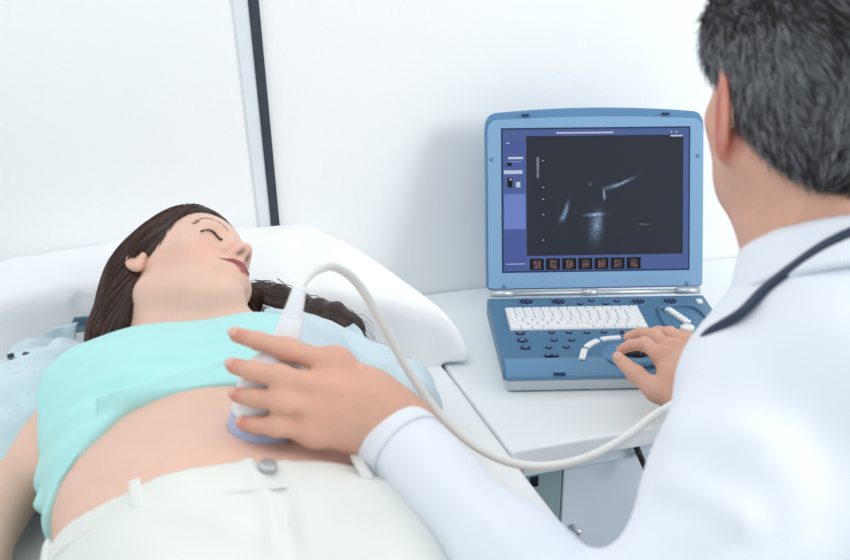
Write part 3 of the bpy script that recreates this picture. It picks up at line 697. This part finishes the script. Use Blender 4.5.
def nail(a, b, r, name='fingernail'):
    d = b - a; d /= np.linalg.norm(d); tc_ = CAM - b; nn_ = tc_ / np.linalg.norm(tc_) + np.array([0, 0, .7]); nn_ -= d * (nn_ @ d); nn_ /= np.linalg.norm(nn_); sd = np.cross(d, nn_)
    P = []; nu, nv = 9, 8
    for i in range(nu):
        for j in range(nv):
            th_ = (i / (nu - 1) - .5) * 1.7; l = (j / (nv - 1) - .5) * r * 1.5; w_ = 1 - .25 * abs(j / (nv - 1) - .5) ** 2 * 4
            P.append(b + d * (l + r * .18) + (nn_ * math.cos(th_ * w_) + sd * math.sin(th_ * w_)) * (r * .995 - r * .32 * max(0, l / r - .2)))
    f = [(i * nv + j, (i + 1) * nv + j, (i + 1) * nv + j + 1, i * nv + j + 1) for i in range(nu - 1) for j in range(nv - 1)]
    o = mesh(name, np.array(P), f, M['nail'], man); m_ = o.modifiers.new('t', 'SOLIDIFY'); m_.thickness = .0008; m_.offset = 0
for a, b, r in NT: nail(hpt(*a), hpt(*b), r)
nail(at(636, 374, 1.415), at(619, 359, 1.440), .0088)
o1, o2, o3 = len(V1), len(V1) + len(V2), len(V1) + len(V2) + len(V3)
mesh('body', Vb, np.vstack([F1, F2 + o1, F3 + o2, F4 + o3]), M['skin_m'], man, col=np.vstack([c1, c2, c3, np.tile(SKM, (len(V4), 1))]))
# short greying hair
mhf = Field(); B3 = MB_
mhf.ell(MP(-.018, .030, 0), np.array([.104, .096, .083]) * MS, B3, .01); mhf.ell(MP(.020, .060, 0), np.array([.072, .055, .070]) * MS, B3, .03)
mhf.ell(MP(-.045, -.030, 0), np.array([.066, .062, .066]) * MS, B3, .03)
nn = np.array([.62, -.78, 0]); mhf.half(MP(-.040, -.052, 0), B3 @ (nn / np.linalg.norm(nn)), .010)
for q in (-1, 1): mhf.ell(MP(.010, -.010, .085 * q), np.array([.030, .040, .028]) * MS, B3, .008, 's')
V, Fq = mhf.mesh(MC - .2, MC + .2, .0035, 2)
V += vnormals(V, Fq) * waves(V, [((160, 90, 60), 0), ((-90, 170, 120), 1), ((60, 100, 210), 2)], .0022)[:, None]
mesh('hair', V, Fq, M['hair_m'], man, col=np.array(srgb(50, 50, 54)))
vi = rng.choice(len(V), 24000); st = V[vi]; nS = len(st); Q = (st - MC) @ B3 / MS
def mflow(P, t):
    Q = (P - MC) @ B3 / MS; up_ = smear(Q[:, 1], .01, .09)
    d = np.stack([-.35 - .9 * up_, -1.0 + .5 * up_, .45 * np.sin(Q[:, 0] * 60 + Q[:, 1] * 35) + .3 * np.sin(Q[:, 2] * 80)], -1)
    return d @ B3.T
g0 = mhf.grad(st); paths = grow(mhf, st - g0 * .002, mflow, 4, rng.uniform(.0028, .0052, nS), np.zeros(nS))
lift = rng.uniform(.2, 1.0, nS)[:, None, None] * np.linspace(0, .005, 5)[None, :, None]; paths = paths + mhf.grad(paths[:, 0])[:, None, :] * lift
paths += rng.normal(0, .0012, (nS, 1, 3)) * np.linspace(0, 1, 5)[None, :, None] * 2
v, f = strands_vf(paths, rng.uniform(.0003, .0006, nS))
gr = rng.random(nS) * .85; side = np.exp(-((Q[:, 1] - .0) / .045) ** 2); grey = (gr < .22 + .38 * side + .25 * (np.sin(Q[:, 2] * 70) * np.sin(Q[:, 1] * 50) > .3))
cc = np.where(grey[:, None], np.array(srgb(160, 164, 170))[None] * rng.uniform(.5, 1.2, nS)[:, None], np.array(srgb(58, 54, 54))[None] * rng.uniform(.5, 1.5, nS)[:, None])
mesh('hair_strands', v, f, M['hair_m'], man, col=np.repeat(cc, 15, 0))
# coat
nax = np.array([-.08, .60, .79]); nax /= np.linalg.norm(nax); NC = np.array([.367, .905, 1.142])
cf = Field()
cf.cone(LS, RS, .064, .062, .05); cf.cone(NB + (.025, -.03, -.115), HIP + (.0, 0, -.02), .135, .17, .09)
cf.cone(NB + (.035, -.035, -.075), LS + (.045, .01, -.02), .088, .078, .08)
cf.cone(HIP, HIP + (-.02, .02, -.14), .165, .175, .05)
cf.cone(NB + (.012, -.014, -.060), NC - nax * .026, .100, .072, .05)
cf.chain([at(783, 406, .92), at(752, 504, .885), EL + (.012, -.012, 0)], [.086, .085, .062], .03, .05)
WC = at(389, 432, 1.035)
cf.chain([EL + (.012, -.012, 0), (EL + WC) / 2 + (.014, -.012, -.006), WC], [.056, .041, .0405], .03, .03)
cf.chain([RS, RE], [.072, .062], .03, .05); WC2 = RE + (W2 - RE) * .62; cf.chain([RE, WC2], [.060, .042], .02, .03)
da = (WC - EL) / np.linalg.norm(WC - EL)
cf.func(lambda p: np.where(np.linalg.norm(p - WC, axis=-1) < .12, (p - (WC - da * .018)) @ da, -.5), (-9,) * 3, (9,) * 3, .003, 'i')
db = (WC2 - RE) / np.linalg.norm(WC2 - RE)
cf.func(lambda p: np.where(np.linalg.norm(p - WC2, axis=-1) < .10, (p - WC2) @ db, -.5), (-9,) * 3, (9,) * 3, .003, 'i')
cf.cone(NC - nax * .03, NC + nax * .10, .064, .070, .008, 's')
cf.half((0, 0, .43), (0, 0, -1))
V, Fq = cf.mesh((-.12, .50, .36), (.84, 1.46, 1.20), .0048, 2); n = vnormals(V, Fq)
ax_ = (LS + EL) / 2
fold = waves(V, [((22, 30, 18), 0), ((-28, 20, 34), 1), ((40, -15, 26), 2.2)], .0050)
fold += ridge(V, [at(400, 450, .99), at(450, 490, .95), at(520, 545, .86)], .004, .012) - ridge(V, [at(430, 430, 1.0), at(490, 480, .93), at(540, 540, .86)], .003, .014)
for a, b, A_, w_ in (((650, 470, .84), (740, 520, .80), .008, .014), ((640, 505, .82), (720, 545, .78), .007, .013), ((680, 430, .86), (760, 440, .82), .005, .018), ((760, 330, .88), (790, 430, .80), -.006, .02), ((790, 420, .80), (815, 540, .76), .007, .018), ((735, 345, .92), (700, 420, .88), .004, .02), ((820, 350, .82), (845, 520, .78), -.006, .02)):
    fold += ridge(V, [at(*a), at(*b)], A_ * 1.3, w_ * 1.15)
fold *= smear(np.linalg.norm(V - WC, axis=1), .05, .13)
V = V + n * fold[:, None]; coat = mesh('coat', V, Fq, M['coat'], man)
# coat collar and shirt cuff
def ring(c, axis, R0, R1, h, name, mat, parent, gap=0, start=0, tilt=0, th=.0025, flare=0):
    axis = axis / np.linalg.norm(axis); u = np.cross(axis, (0, 0, 1.)); 
    if np.linalg.norm(u) < .2: u = np.cross(axis, (0, 1., 0))
    u /= np.linalg.norm(u); w_ = np.cross(axis, u); nu, nv = 60, 8; P = []
    for i in range(nu):
        a = start + gap / 2 + (2 * math.pi - gap) * i / (nu - 1)
        for j in range(nv):
            s_ = j / (nv - 1); P.append(c + axis * h * s_ + (R0 + (R1 - R0) * s_ + flare * s_ * s_) * (u * math.cos(a) + w_ * math.sin(a)))
    f = np.array([(i * nv + j, (i + 1) * nv + j, (i + 1) * nv + j + 1, i * nv + j + 1) for i in range(nu - 1) for j in range(nv - 1)])
    o = mesh(name, np.array(P), f, mat, parent); s2 = o.modifiers.new('t', 'SOLIDIFY'); s2.thickness = th; s2.offset = 0; return o
ring(NC - nax * .034, nax, .074, .0685, .044, 'shirt_collar', M['sheet'], coat, th=.003)
ring(NC - nax * .044, nax, .084, .0755, .046, 'collar', M['coat'], coat, th=.004)
ring(NC + nax * .002, -nax, .0765, .094, .046, 'collar_fold', M['coat'], coat, th=.004, gap=.7, start=math.pi * .5)
ring(WC - da * .034, da, .0412, .0412, .040, 'cuff', M['coat'], coat, th=.0018)
# trousers, shoes and stool out of the frame
lg = Field(); KN = [G((.535, .99, .52)), G((.72, 1.00, .52))]; AN = [G((.53, .98, .10)), G((.72, .98, .10))]
for i, hx in enumerate((HIP + (-.06, -.07, -.02), HIP + (.04, .08, -.02))): lg.chain([hx, KN[i] + (0.04, -.02, 0), AN[i] + (.04, -.02, 0)], [.092, .062, .048], .03, .05)
V, Fq = lg.mesh((-.05, .6, .03), (.70, 1.25, .70), .008, 1); mesh('trousers', V, Fq, M['scrub'], man)
for i in (0, 1):
    sh = Field(); a = AN[i] + (.04, -.02, -.045); sh.cone(a, a + (-.03, .10, -.022), .043, .033, .03); sh.half((0, 0, .002), (0, 0, -1)); V, Fq = sh.mesh(a - .25, a + .25, .006, 1); mesh('shoe', V, Fq, M['shoe'], man)
stool = thing('stool', 'round grey stool under the man in the white coat', 'stool', (HIP[0], HIP[1], 0))
v, f = lathe_vf((HIP[0], HIP[1], .0), (0, 0, 1), [(.37, .16), (.375, .175), (.41, .178), (.425, .165), (.425, .01)], 40); mesh('seat', v, f, M['scrub'], stool)
v, f = lathe_vf((HIP[0], HIP[1], .0), (0, 0, 1), [(.08, .03), (.36, .03)], 24); mesh('column', v, f, M['metal'], stool)
for k in range(5):
    a = k * 2 * math.pi / 5; e = np.array([HIP[0] + .23 * math.cos(a), HIP[1] + .23 * math.sin(a), .045]); v, f = tube_vf([np.array([HIP[0], HIP[1], .09]), e + (0, 0, .01)], .014, 10); mesh('foot', v, f, M['metal'], stool)
    v, f = lathe_vf(e - (0, 0, .022) + (0, .012, 0), (0, 1, 0), [(-.024, .018), (-.022, .022), (-.002, .022), (0, .018)], 18); mesh('caster', v, f, M['black'], stool)

# ------------------------------------------------------------------ stethoscope round his neck
def on_surface(px, py, field, t0=.6, t1=1.3, off=.007):
    r = FW + RT * (px - 425) / FPX + UPV * (280 - py) / FPX; ts = np.arange(t0, t1, .002); P = CAM + ts[:, None] * r; v = field.at(P); i = np.argmax(v < 0); return P[i] - r * off
sp = [on_surface(x, y, cf) for x, y in ((729, 328), (741, 313), (764, 290), (792, 268), (822, 247), (852, 232), (880, 222))]
sp = [sp[0] + (-.012, .035, -.03), sp[0] + (-.010, .018, -.012)] + sp[1:] + [sp[-1] + (.05, .04, .005), sp[-1] + (.06, .10, -.02)]
v, f = tube_vf(spline(sp, 60), .0046, 12); st_ = mesh('stethoscope', v, f, M['navy'])
tag(st_, 'navy stethoscope tube around the collar of the man in the white coat', 'stethoscope')

# ------------------------------------------------------------------ ultrasound probe with cord
PB = at(264, 428, 1.055); PT = at(292, 318, 1.03); pax = (PT - PB) / np.linalg.norm(PT - PB)
probe = thing('ultrasound_probe', 'white and lilac ultrasound probe in his hand on her belly, with cream cord', 'probe', PB)
v, f = lathe_vf(PB, pax, [(-.0245, .006), (-.0225, .020), (-.017, .029), (-.008, .0345), (.0, .0362), (.014, .0366)], 40); mesh('lens', v, f, M['probe_blue'], probe)['label'] = 'lilac grey rounded sensor head'
v, f = lathe_vf(PB, pax, [(.014, .0366), (.016, .0370), (.046, .0365), (.060, .033), (.072, .026), (.084, .0180), (.10, .0135), (.118, .0120), (.122, .010)], 40); mesh('grip', v, f, M['probe'], probe)
v, f = lathe_vf(PB, pax, [(-.0135, .0318), (-.0130, .0330), (-.0108, .0346), (-.0105, .0335)], 40); mesh('seam_ring', v, f, M['ring'], probe)
top = PB + pax * .12
v, f = lathe_vf(top - pax * .004, pax, [(0, .0112), (.004, .0112), (.012, .0090), (.034, .0066), (.036, .0055)], 24); mesh('strain_relief', v, f, M['probe'], probe)
cp = [top + pax * .028, at(303, 282, 1.045), at(316, 270, 1.06), at(335, 267, 1.09), at(358, 284, 1.12), at(383, 325, 1.14), at(412, 376, 1.15), at(445, 420, 1.15), at(485, 452, 1.14), at(530, 466, 1.13), at(580, 460, 1.12), at(625, 438, 1.12), at(662, 411, 1.16), at(700, 402, 1.20), G((.77, 1.045, .70)), G((.80, 1.06, .50)), G((.81, 1.055, .25)), G((.84, 1.03, .05)), G((.92, .98, .008)), G((1.10, .95, .008))]
v, f = tube_vf(spline(cp, 220), .0049, 14); mesh('cord', v, f, M['cable'], probe)

# ------------------------------------------------------------------ ultrasound machine
LW = .362
LB = np.array([.283, 1.612]); LYAW = math.radians(2.6)
lap = thing('ultrasound_machine', 'blue portable ultrasound machine open on the white desk', 'ultrasound machine', (LB[0], LB[1], DZ), LYAW)
lx = np.array([math.cos(LYAW), math.sin(LYAW), 0]); ly = np.array([-math.sin(LYAW), math.cos(LYAW), 0]); L0 = np.array([LB[0], LB[1], DZ])
def LG(p): p = np.asarray(p, float); return L0 + p[..., 0:1] * lx + p[..., 1:2] * ly + p[..., 2:3] * RZ
def surf(px, py):            # a place on the control surface (local x, y, z)
    r = FW + RT * (px - 425) / FPX + UPV * (280 - py) / FPX
    zt = lambda y: .050 + .05 * min(0, y) * 1.0
    z = DZ + .045
    for _ in range(6):
        t = (z - CAM[2]) / r[2]; p = CAM + r * t - L0; x, y = p @ lx, p @ ly; z = DZ + .050 + .045 * y
    return np.array([x, y, .050 + .045 * y])
def lpart(name, vf, mat, parent=None, bev=0, smooth=False, label=None):
    o = mesh(name, LG(vf[0]), vf[1], mat, parent or lap, smooth=smooth)
    if bev: bevel(o, bev)
    if label: o['label'] = label
    return o
H = LW / 2; D = .238
# lower shell and upper deck
def taper(x0, x1, y0, y1, z0, z1, inset):
    v, f = box_vf((x0, y0, z0), (x1, y1, z1)); v[:4, 0] *= 1 - inset / x1; v[0:2, 1] += inset; return v, f
lpart('bottom_shell', taper(-H + .004, H - .004, -D - .006, -.004, .002, .0215, .003), M['shell'], None, .004, label='pale grey bottom shell')
fx = H
prof = [(-D - .004, .0205), (-.001, .0205), (-.001, .050), (-D + .040, .050 - .045 * (D - .040)), (-D + .012, .034), (-D - .002, .026)]
v, f = prism_vf([(p[0], p[1]) for p in prof], -H, H, 0); base = lpart('deck', (v, f), M['base'], None, .004)
v, f = prism_vf([(-D - .0065, .0215), (-D - .0035, .0208), (-D + .012, .0335), (-D + .030, .0395), (-D + .028, .0405), (-D + .006, .034), (-D - .0065, .0275)], -H + .004, H - .004, 0)
lpart('front_edge', (v, f), M['base_front'], None, .0015)
for x in (-H + .024, H - .024):
    for y in (-D + .026, -.03):
        v, f = lathe_vf(LG(np.array([x, y, 0.0]))[..., :], (0, 0, 1), [(.0002, .011), (.003, .012), (.0065, .012)], 24); mesh('foot', v, f, M['shell'], lap)
v, f = box_vf((-.108, -D - .0085, .0290), (-.090, -D + .004, .0305)); 
lpart('latch_slot', (v, f), M['dkey'], None, .0005)
# keyboard: quadrilateral measured on the deck
def normal_deck(): n_ = np.array([0, -.045, 1.]); return n_ / np.linalg.norm(n_)
kc = [surf(503.5, 308.5), surf(638, 307.5), surf(649.5, 329), surf(510.5, 330.5)]
x0k = (kc[0][0] + kc[3][0]) / 2; x1k = (kc[1][0] + kc[2][0]) / 2; y1k = (kc[0][1] + kc[1][1]) / 2; y0k = (kc[2][1] + kc[3][1]) / 2
dz = lambda y: .050 + .045 * y
def slab(x0, x1, y0, y1, h0, h1):
    v, f = box_vf((x0, y0, 0), (x1, y1, 1)); v = v.copy(); top_ = v[:, 2] > .5; v[:, 2] = dz(v[:, 1]) + np.where(top_, h1, h0); return v, f
kb = lpart('keyboard', slab(x0k, x1k, y0k, y1k, -.002, .0012), M['keywell'], None, .0006, label='white keyboard')
rows = [15, 14, 14, 13, 12, 9]; ky = np.linspace(y1k - .001, y0k + .001, 7)
for r_, nk in enumerate(rows):
    ws_ = np.ones(nk); 
    if nk == 14: ws_[-1] = 1.7
    if nk == 13: ws_[0] = 1.5; ws_[-1] = 1.6
    if nk == 12: ws_[0] = 1.9; ws_[-1] = 1.9
    if nk == 9: ws_[:] = 1.1; ws_[3] = 5
    e = np.r_[0, np.cumsum(ws_)] / ws_.sum() * (x1k - x0k - .002) + x0k + .001
    for k in range(nk):
        v, f = slab(e[k] + .0004, e[k + 1] - .0004, ky[r_ + 1] + .0004, ky[r_] - .0004, .0010, .0036)
        cx_ = v[4:, 0].mean(); cy_ = v[4:, 1].mean(); v[4:, 0] = cx_ + (v[4:, 0] - cx_) * .90; v[4:, 1] = cy_ + (v[4:, 1] - cy_) * .86
        ko = lpart('key', (v, f), M['key'], kb)
leg = []
ki = 0
for r_, nk in enumerate(rows[:5]):
    for k in range(nk):
        xk = x0k + (x1k - x0k) * (k + .42) / nk; yk = (ky[r_] + ky[r_ + 1]) / 2
        leg.append(slab(xk - .0008, xk + .0008, yk - .0007, yk + .0009, .0034, .00375))
lpart('key_legend', join(leg), M['legend'], kb)
def dial(px, py, r, h, mat, name='button', seg=28, ry=None, cap=True):
    c = surf(px, py); n_ = normal_deck(); P = []
    v, f = lathe_vf((0, 0, 0), (0, 0, 1), [(-.001, r), (h * .7, r), (h, r * .86), (h * .92, r * .3)], seg)
    if ry: v[:, 1] *= ry
    v = v + c; v[:, 2] += -.045 * 0; o = lpart(name, (v, f), mat, base, 0, True); return c
c2p = lambda x, y: (x / 3.148 + 470, y / 3.148 + 270)
for x, y in ((178, 103), (278, 103), (530, 102), (630, 101)):        # the four cross-shaped pads
    c = dial(*c2p(x, y), .0135, .0012, M['base_front'], 'pad_ring', ry=.85)
    for a in range(8):
        an = a * math.pi / 4; q = c + np.array([.0088 * math.cos(an), .0076 * math.sin(an), .001]); v, f = lathe_vf(q, (0, 0, 1), [(0, .0030), (.0016, .0030), (.002, .0022)], 12); lpart('pad_button', (v, f), M['dkey'], base, 0, True)
    v, f = lathe_vf(c + (0, 0, .001), (0, 0, 1), [(0, .0036), (.002, .0036), (.0024, .003)], 14); lpart('pad_button', (v, f), M['dkey'], base, 0, True)
for x, y, r in ((347, 108, .0050), (382, 97, .0055), (427, 108, .0050), (462, 98, .0055), (158, 200, .0080), (257, 198, .0050), (312, 198, .0050), (368, 198, .0050), (422, 197, .0050), (490, 197, .0088), (553, 196, .0055),
                (165, 223, .0085), (265, 222, .0055), (320, 222, .0055), (175, 246, .0080), (247, 246, .0050), (303, 244, .0055), (246, 270, .0055), (268, 270, .0055), (722, 218, .0065), (710, 242, .0065), (735, 232, .004)):
    dial(*c2p(x, y), r, .0022, M['dkey'], 'button', ry=.72)
    v, f = slab(*(lambda c: (c[0] - r * .35, c[0] + r * .35, c[1] - r * .10, c[1] + r * .10))(surf(*c2p(x, y))), .0018, .0024); lpart('button_legend', (v, f), M['slegend'], base)
# slider group at the right: recess rim, white keys, big white button
rc = surf(*c2p(672, 158))
rim = [surf(*c2p(*p)) + (0, 0, .0015) for p in ((592, 124), (640, 116), (700, 118), (742, 150), (765, 190), (745, 206), (650, 207), (612, 170), (592, 124))]
v, f = tube_vf(LG(spline(rim, 60)), .0026, 10); o = mesh('recess_rim', v, f, M['base'], base)
for i in range(7):
    t = i / 6; v, f = lathe_vf((0, 0, 0), (0, 0, 1), [(-.001, .0068), (.0045, .0066), (.0058, .0052), (.0055, .001)], 18); v[:, 1] *= .55; v += surf(*c2p(626 + 56 * t, 130 + 38 * t)); lpart('slider_key', (v, f), M['key'], base, 0, True)
v, f = lathe_vf((0, 0, 0), (0, 0, 1), [(-.001, .0112), (.006, .0112), (.0078, .0092), (.007, .001)], 32); v[:, 1] *= .85; v += surf(*c2p(683, 190)); lpart('round_key', (v, f), M['key'], base, 0, True)
v, f = slab(*(lambda c: (c[0] - .0045, c[0] + .0045, c[1] - .006, c[1] + .006))(surf(*c2p(722, 101))), -.001, .0035); lpart('power_key', (v, f), M['key'], base, .001)
# white arc of keys round the trackball
arc = [surf(*c2p(*p)) for p in ((352, 282), (366, 246), (408, 222), (462, 215), (520, 213), (578, 216), (630, 226))]
ap = spline(arc, 61)
for s0, s1 in ((0, 9), (10, 20), (21, 33), (34, 46), (47, 60)):
    seg_ = ap[s0:s1]; T = np.gradient(seg_, axis=0); T /= np.linalg.norm(T, axis=1)[:, None]; Nn = np.cross(T, (0, 0, 1.)); wv = .0048
    V_ = []
    for p, n_ in zip(seg_, Nn):
        for sx, h in ((-1, -.001), (1, -.001), (1, .003), (-1, .003)): V_.append(p + n_ * wv * sx + (0, 0, h))
    m_ = len(seg_); F_ = [(i * 4 + k, i * 4 + (k + 1) % 4, (i + 1) * 4 + (k + 1) % 4, (i + 1) * 4 + k) for i in range(m_ - 1) for k in range(4)] + [(3, 2, 1, 0), tuple((m_ - 1) * 4 + k for k in range(4))]
    lpart('arc_key', (np.array(V_), F_), M['key'], base, .0008)
# palm rise and trackball
tb = surf(*c2p(520, 262))
v, f = lathe_vf((0, 0, 0), (0, 0, 1), [(-.004, .052), (.0005, .050), (.0035, .044), (.0040, .034), (.0018, .028), (.0008, .024)], 48); v[:, 1] *= .72; v += tb; lpart('palm_ring', (v, f), M['base_front'], base, 0, True)
v, f = lathe_vf((0, 0, 0), (0, 0, 1), [(0, .0215), (.0025, .0215), (.003, .019), (.0015, .017)], 36); v += tb; lpart('ball_ring', (v, f), M['black'], base, 0, True)
v, f = lathe_vf((0, 0, 0), (0, 0, 1), [(-.002 + .016 * math.sin(a), .016 * math.cos(a) + 1e-4) for a in np.linspace(0, 1.55, 9)], 32); v += tb; lpart('trackball', (v, f), M['black'], base, 0, True)

# hinge
TH = math.radians(17); uy = np.array([0, math.sin(TH), math.cos(TH)]); un = np.array([0, -math.cos(TH), math.sin(TH)]); HG = np.array([0, .004, .056])
v, f = tube_vf([LG(HG + (-H + .012, 0, -.001)), LG(HG + (H - .012, 0, -.001))], .0042, 16); mesh('hinge_bar', v, f, M['silver'], lap)
for a, b in ((-H + .006, -H + .045), (-.022, .004), (H - .045, H - .006)):
    v, f = tube_vf([LG(HG + (a, -.001, 0)), LG(HG + (b, -.001, 0))], .0060, 20); mesh('hinge', v, f, M['silver'], lap)
# lid: local 2-D (x, s) -> on tilted plane, thickness behind
LH = .2985
def LP(x, s, d=0): return LG(HG + np.array([x, 0, 0]) + uy * (s + .006) + un * d)
K1 = LW / 614.0                        # crop pixel -> metre; crop x 345 = centre, y 552 = bottom
def lidpt(cx, cy): return ((cx - 345) * K1, (552 - cy) * K1 * (LH / (507 * K1)))
def lid_poly(name, pts, d0, d1, mat, parent, bev=.002):
    n_ = len(pts); V_ = [LP(x, s, d0) for x, s in pts] + [LP(x, s, d1) for x, s in pts]
    f = [tuple(range(n_))[::-1], tuple(range(n_, 2 * n_))] + [(i, (i + 1) % n_, n_ + (i + 1) % n_, n_ + i) for i in range(n_)]
    o = mesh(name, np.array(V_), f, mat, parent, smooth=False)
    if bev: bevel(o, bev)
    return o
out = [(-H + .003, .0), (H - .003, .0), (H, .006)] + [(H, .262), (H - .001, .276), (H - .007, .287), (H - .016, .2905)]
out += [(x, .2905 + .0075 * (1 - (x / (H - .016)) ** 2)) for x in np.linspace(H - .03, -H + .03, 17)] + [(-H + .016, .2905), (-H + .007, .287), (-H + .001, .276), (-H, .262), (-H, .006)]
lid = lid_poly('lid', out, -.020, .000, M['lid_edge'], lap, .003)
inn = [(-H + .005, .002), (H - .005, .002), (H - .003, .006), (H - .003, .262), (H - .006, .272), (H - .014, .2785)] + [(x, .2785 + .0045 * (1 - (x / (H - .014)) ** 2)) for x in np.linspace(H - .03, -H + .03, 13)] + [(-H + .014, .2785), (-H + .006, .272), (-H + .003, .262), (-H + .003, .006)]
bz = lid_poly('bezel', inn, .0001, .003, M['lid'], lid, .0012)
def lid_rect(name, c0, c1, d0, d1, mat, parent, bev=0):
    (a, b), (c, d) = lidpt(*c0), lidpt(*c1); return lid_poly(name, [(a, d), (c, d), (c, b), (a, b)], d0, d1, mat, parent, bev)
lid_rect('screen_gasket', (81, 101), (612, 504), .0015, .0034, M['dkey'], bz, .0004)
scr = lid_rect('screen', (86, 106), (607, 499), .0020, .0038, M['scr_blue'], bz)
def scan_mat():
    m = node_mat('scan_picture', (.004, .005, .007), .35, spec=.25); nt = m.node_tree; b_ = nt.nodes['Principled BSDF']; lk = nt.links.new
    tc = nt.nodes.new('ShaderNodeTexCoord'); Mi = np.array(ROOTS[lap.name].inverted()); loc = lambda p: Mi[:3, :3] @ p + Mi[:3, 3]
    nz = nt.nodes.new('ShaderNodeTexNoise'); nz.inputs['Scale'].default_value = 420; nz.inputs['Detail'].default_value = 5; lk(tc.outputs['Object'], nz.inputs['Vector'])
    def mth(op, a_, b2=None):
        n_ = nt.nodes.new('ShaderNodeMath'); n_.operation = op
        for i_, q_ in enumerate((a_, b2)):
            if q_ is None: continue
            if isinstance(q_, (int, float)): n_.inputs[i_].default_value = q_
            else: lk(q_, n_.inputs[i_])
        return n_.outputs[0]
    tot = None
    for cx, cy, ang, ra, rb, am in ((260, 334, 72, 22, 5, 1.0), (343, 344, 4, 20, 4, 1.3), (346, 378, 85, 34, 15, .55), (352, 362, 80, 22, 9, .5), (369, 289, 95, 14, 3, 1.2), (378, 270, 20, 10, 4, .4), (422, 256, 24, 28, 3.5, 1.0), (400, 262, 10, 12, 4, .6), (480, 373, -3, 12, 2.5, .5), (330, 258, 20, 6, 4, .35), (250, 350, 60, 14, 5, .35)):
        x0, s0 = lidpt(cx, cy); A_, S_ = math.radians(ang), K1
        o_ = loc(LP(x0, s0, 0)); ex = loc(LP(x0 + 1, s0, 0)) - o_; ey = loc(LP(x0, s0 + 1, 0)) - o_
        va = (ex * math.cos(A_) + ey * math.sin(A_)) / (ra * S_); vb = (-ex * math.sin(A_) + ey * math.cos(A_)) / (rb * S_); qs = []
        for v_ in (va, vb):
            sb = nt.nodes.new('ShaderNodeVectorMath'); sb.operation = 'SUBTRACT'; lk(tc.outputs['Object'], sb.inputs[0]); sb.inputs[1].default_value = tuple(o_)
            dt = nt.nodes.new('ShaderNodeVectorMath'); dt.operation = 'DOT_PRODUCT'; lk(sb.outputs[0], dt.inputs[0]); dt.inputs[1].default_value = tuple(v_); qs.append(mth('MULTIPLY', dt.outputs['Value'], dt.outputs['Value']))
        g_ = mth('MULTIPLY', mth('EXPONENT', mth('MULTIPLY', mth('ADD', *qs), -1.0)), am); tot = g_ if tot is None else mth('ADD', tot, g_)
    nn_ = mth('MULTIPLY', mth('SUBTRACT', nz.outputs[0], .30), 2.4); f_ = mth('MULTIPLY', tot, nn_)
    mx = nt.nodes.new('ShaderNodeMix'); mx.data_type = 'RGBA'; lk(f_, mx.inputs[0]); mx.clamp_factor = True; mx.inputs[6].default_value = (*srgb(40, 45, 56), 1); mx.inputs[7].default_value = (*srgb(170, 205, 245), 1)
    lk(mx.outputs[2], b_.inputs['Emission Color']); b_.inputs['Emission Strength'].default_value = .85; return m
lid_rect('scan_area', (151, 124), (592, 457), .0036, .0040, scan_mat(), scr)
lid_rect('side_panel', (88, 284), (148, 381), .0036, .0040, M['scr_panel'], scr); lid_rect('side_panel', (88, 385), (148, 496), .0036, .0040, M['scr_dark'], scr)
lid_rect('side_panel', (88, 136), (146, 172), .0036, .0040, M['scr_dark'], scr); lid_rect('side_panel', (88, 176), (146, 210), .0036, .0040, M['scr_dark'], scr)
for a, b in (((97, 196), (110, 206)), ((98, 238), (112, 265)),): lid_rect('icon', a, b, .0039, .0042, M['scr_thumb'], scr)
for a, b in (((96, 141), (104, 144)), ((100, 181), (142, 187)), ((88, 218), (140, 228)), ((122, 250), (134, 265)), ((104, 240), (110, 246)), ((93, 478), (146, 480)), ((235, 114), (395, 118)), ((98, 194), (140, 195)), ((556, 125), (590, 129)), ((556, 114), (560, 118)), ((570, 114), (574, 118))): lid_rect('screen_text', a, b, .0039, .0042, M['scr_txt'], scr)
for i in range(7): th = lid_rect('thumbnail', (159 + i * 45.6, 465), (199 + i * 45.6, 497), .0036, .0040, M['scr_thumb'], scr); lid_rect('thumbnail_image', (170 + i * 45.6, 470), (190 + i * 45.6, 493), .0039, .0041, M['thumb'], scr)
for y in (191, 265, 298, 341, 412): lid_rect('depth_mark', (195, y), (200, y + 2), .0039, .0042, M['scr_txt'], scr)
def lid_blob(name, pts, mat): return lid_poly(name, [lidpt(*p) for p in pts], .0039, .00415, mat, scr, 0)
lid_blob('grey_bar', [(180, 240), (186, 240), (187, 182), (179, 182)], M['bar'])
for cx_, cy_ in ((55, 187), (634, 184), (88, 547), (605, 545)):
    x, s = lidpt(cx_, cy_ if cy_ < 500 else 541); v, f = lathe_vf(LP(x, s, .003), lx * 0 + (LP(0, 0, 1) - LP(0, 0, 0)), [(-.001, .003), (.0012, .003), (.0018, .002)], 16); mesh('bumper', v, f, M['lid_edge'], lid)
for cx_ in (150, 543):
    x, s = lidpt(cx_, 66); lid_poly('latch', [(x - .006, s - .0018), (x + .006, s - .0018), (x + .006, s + .0018), (x - .006, s + .0018)], -.001, .0045, M['dkey'], lid, .0006)
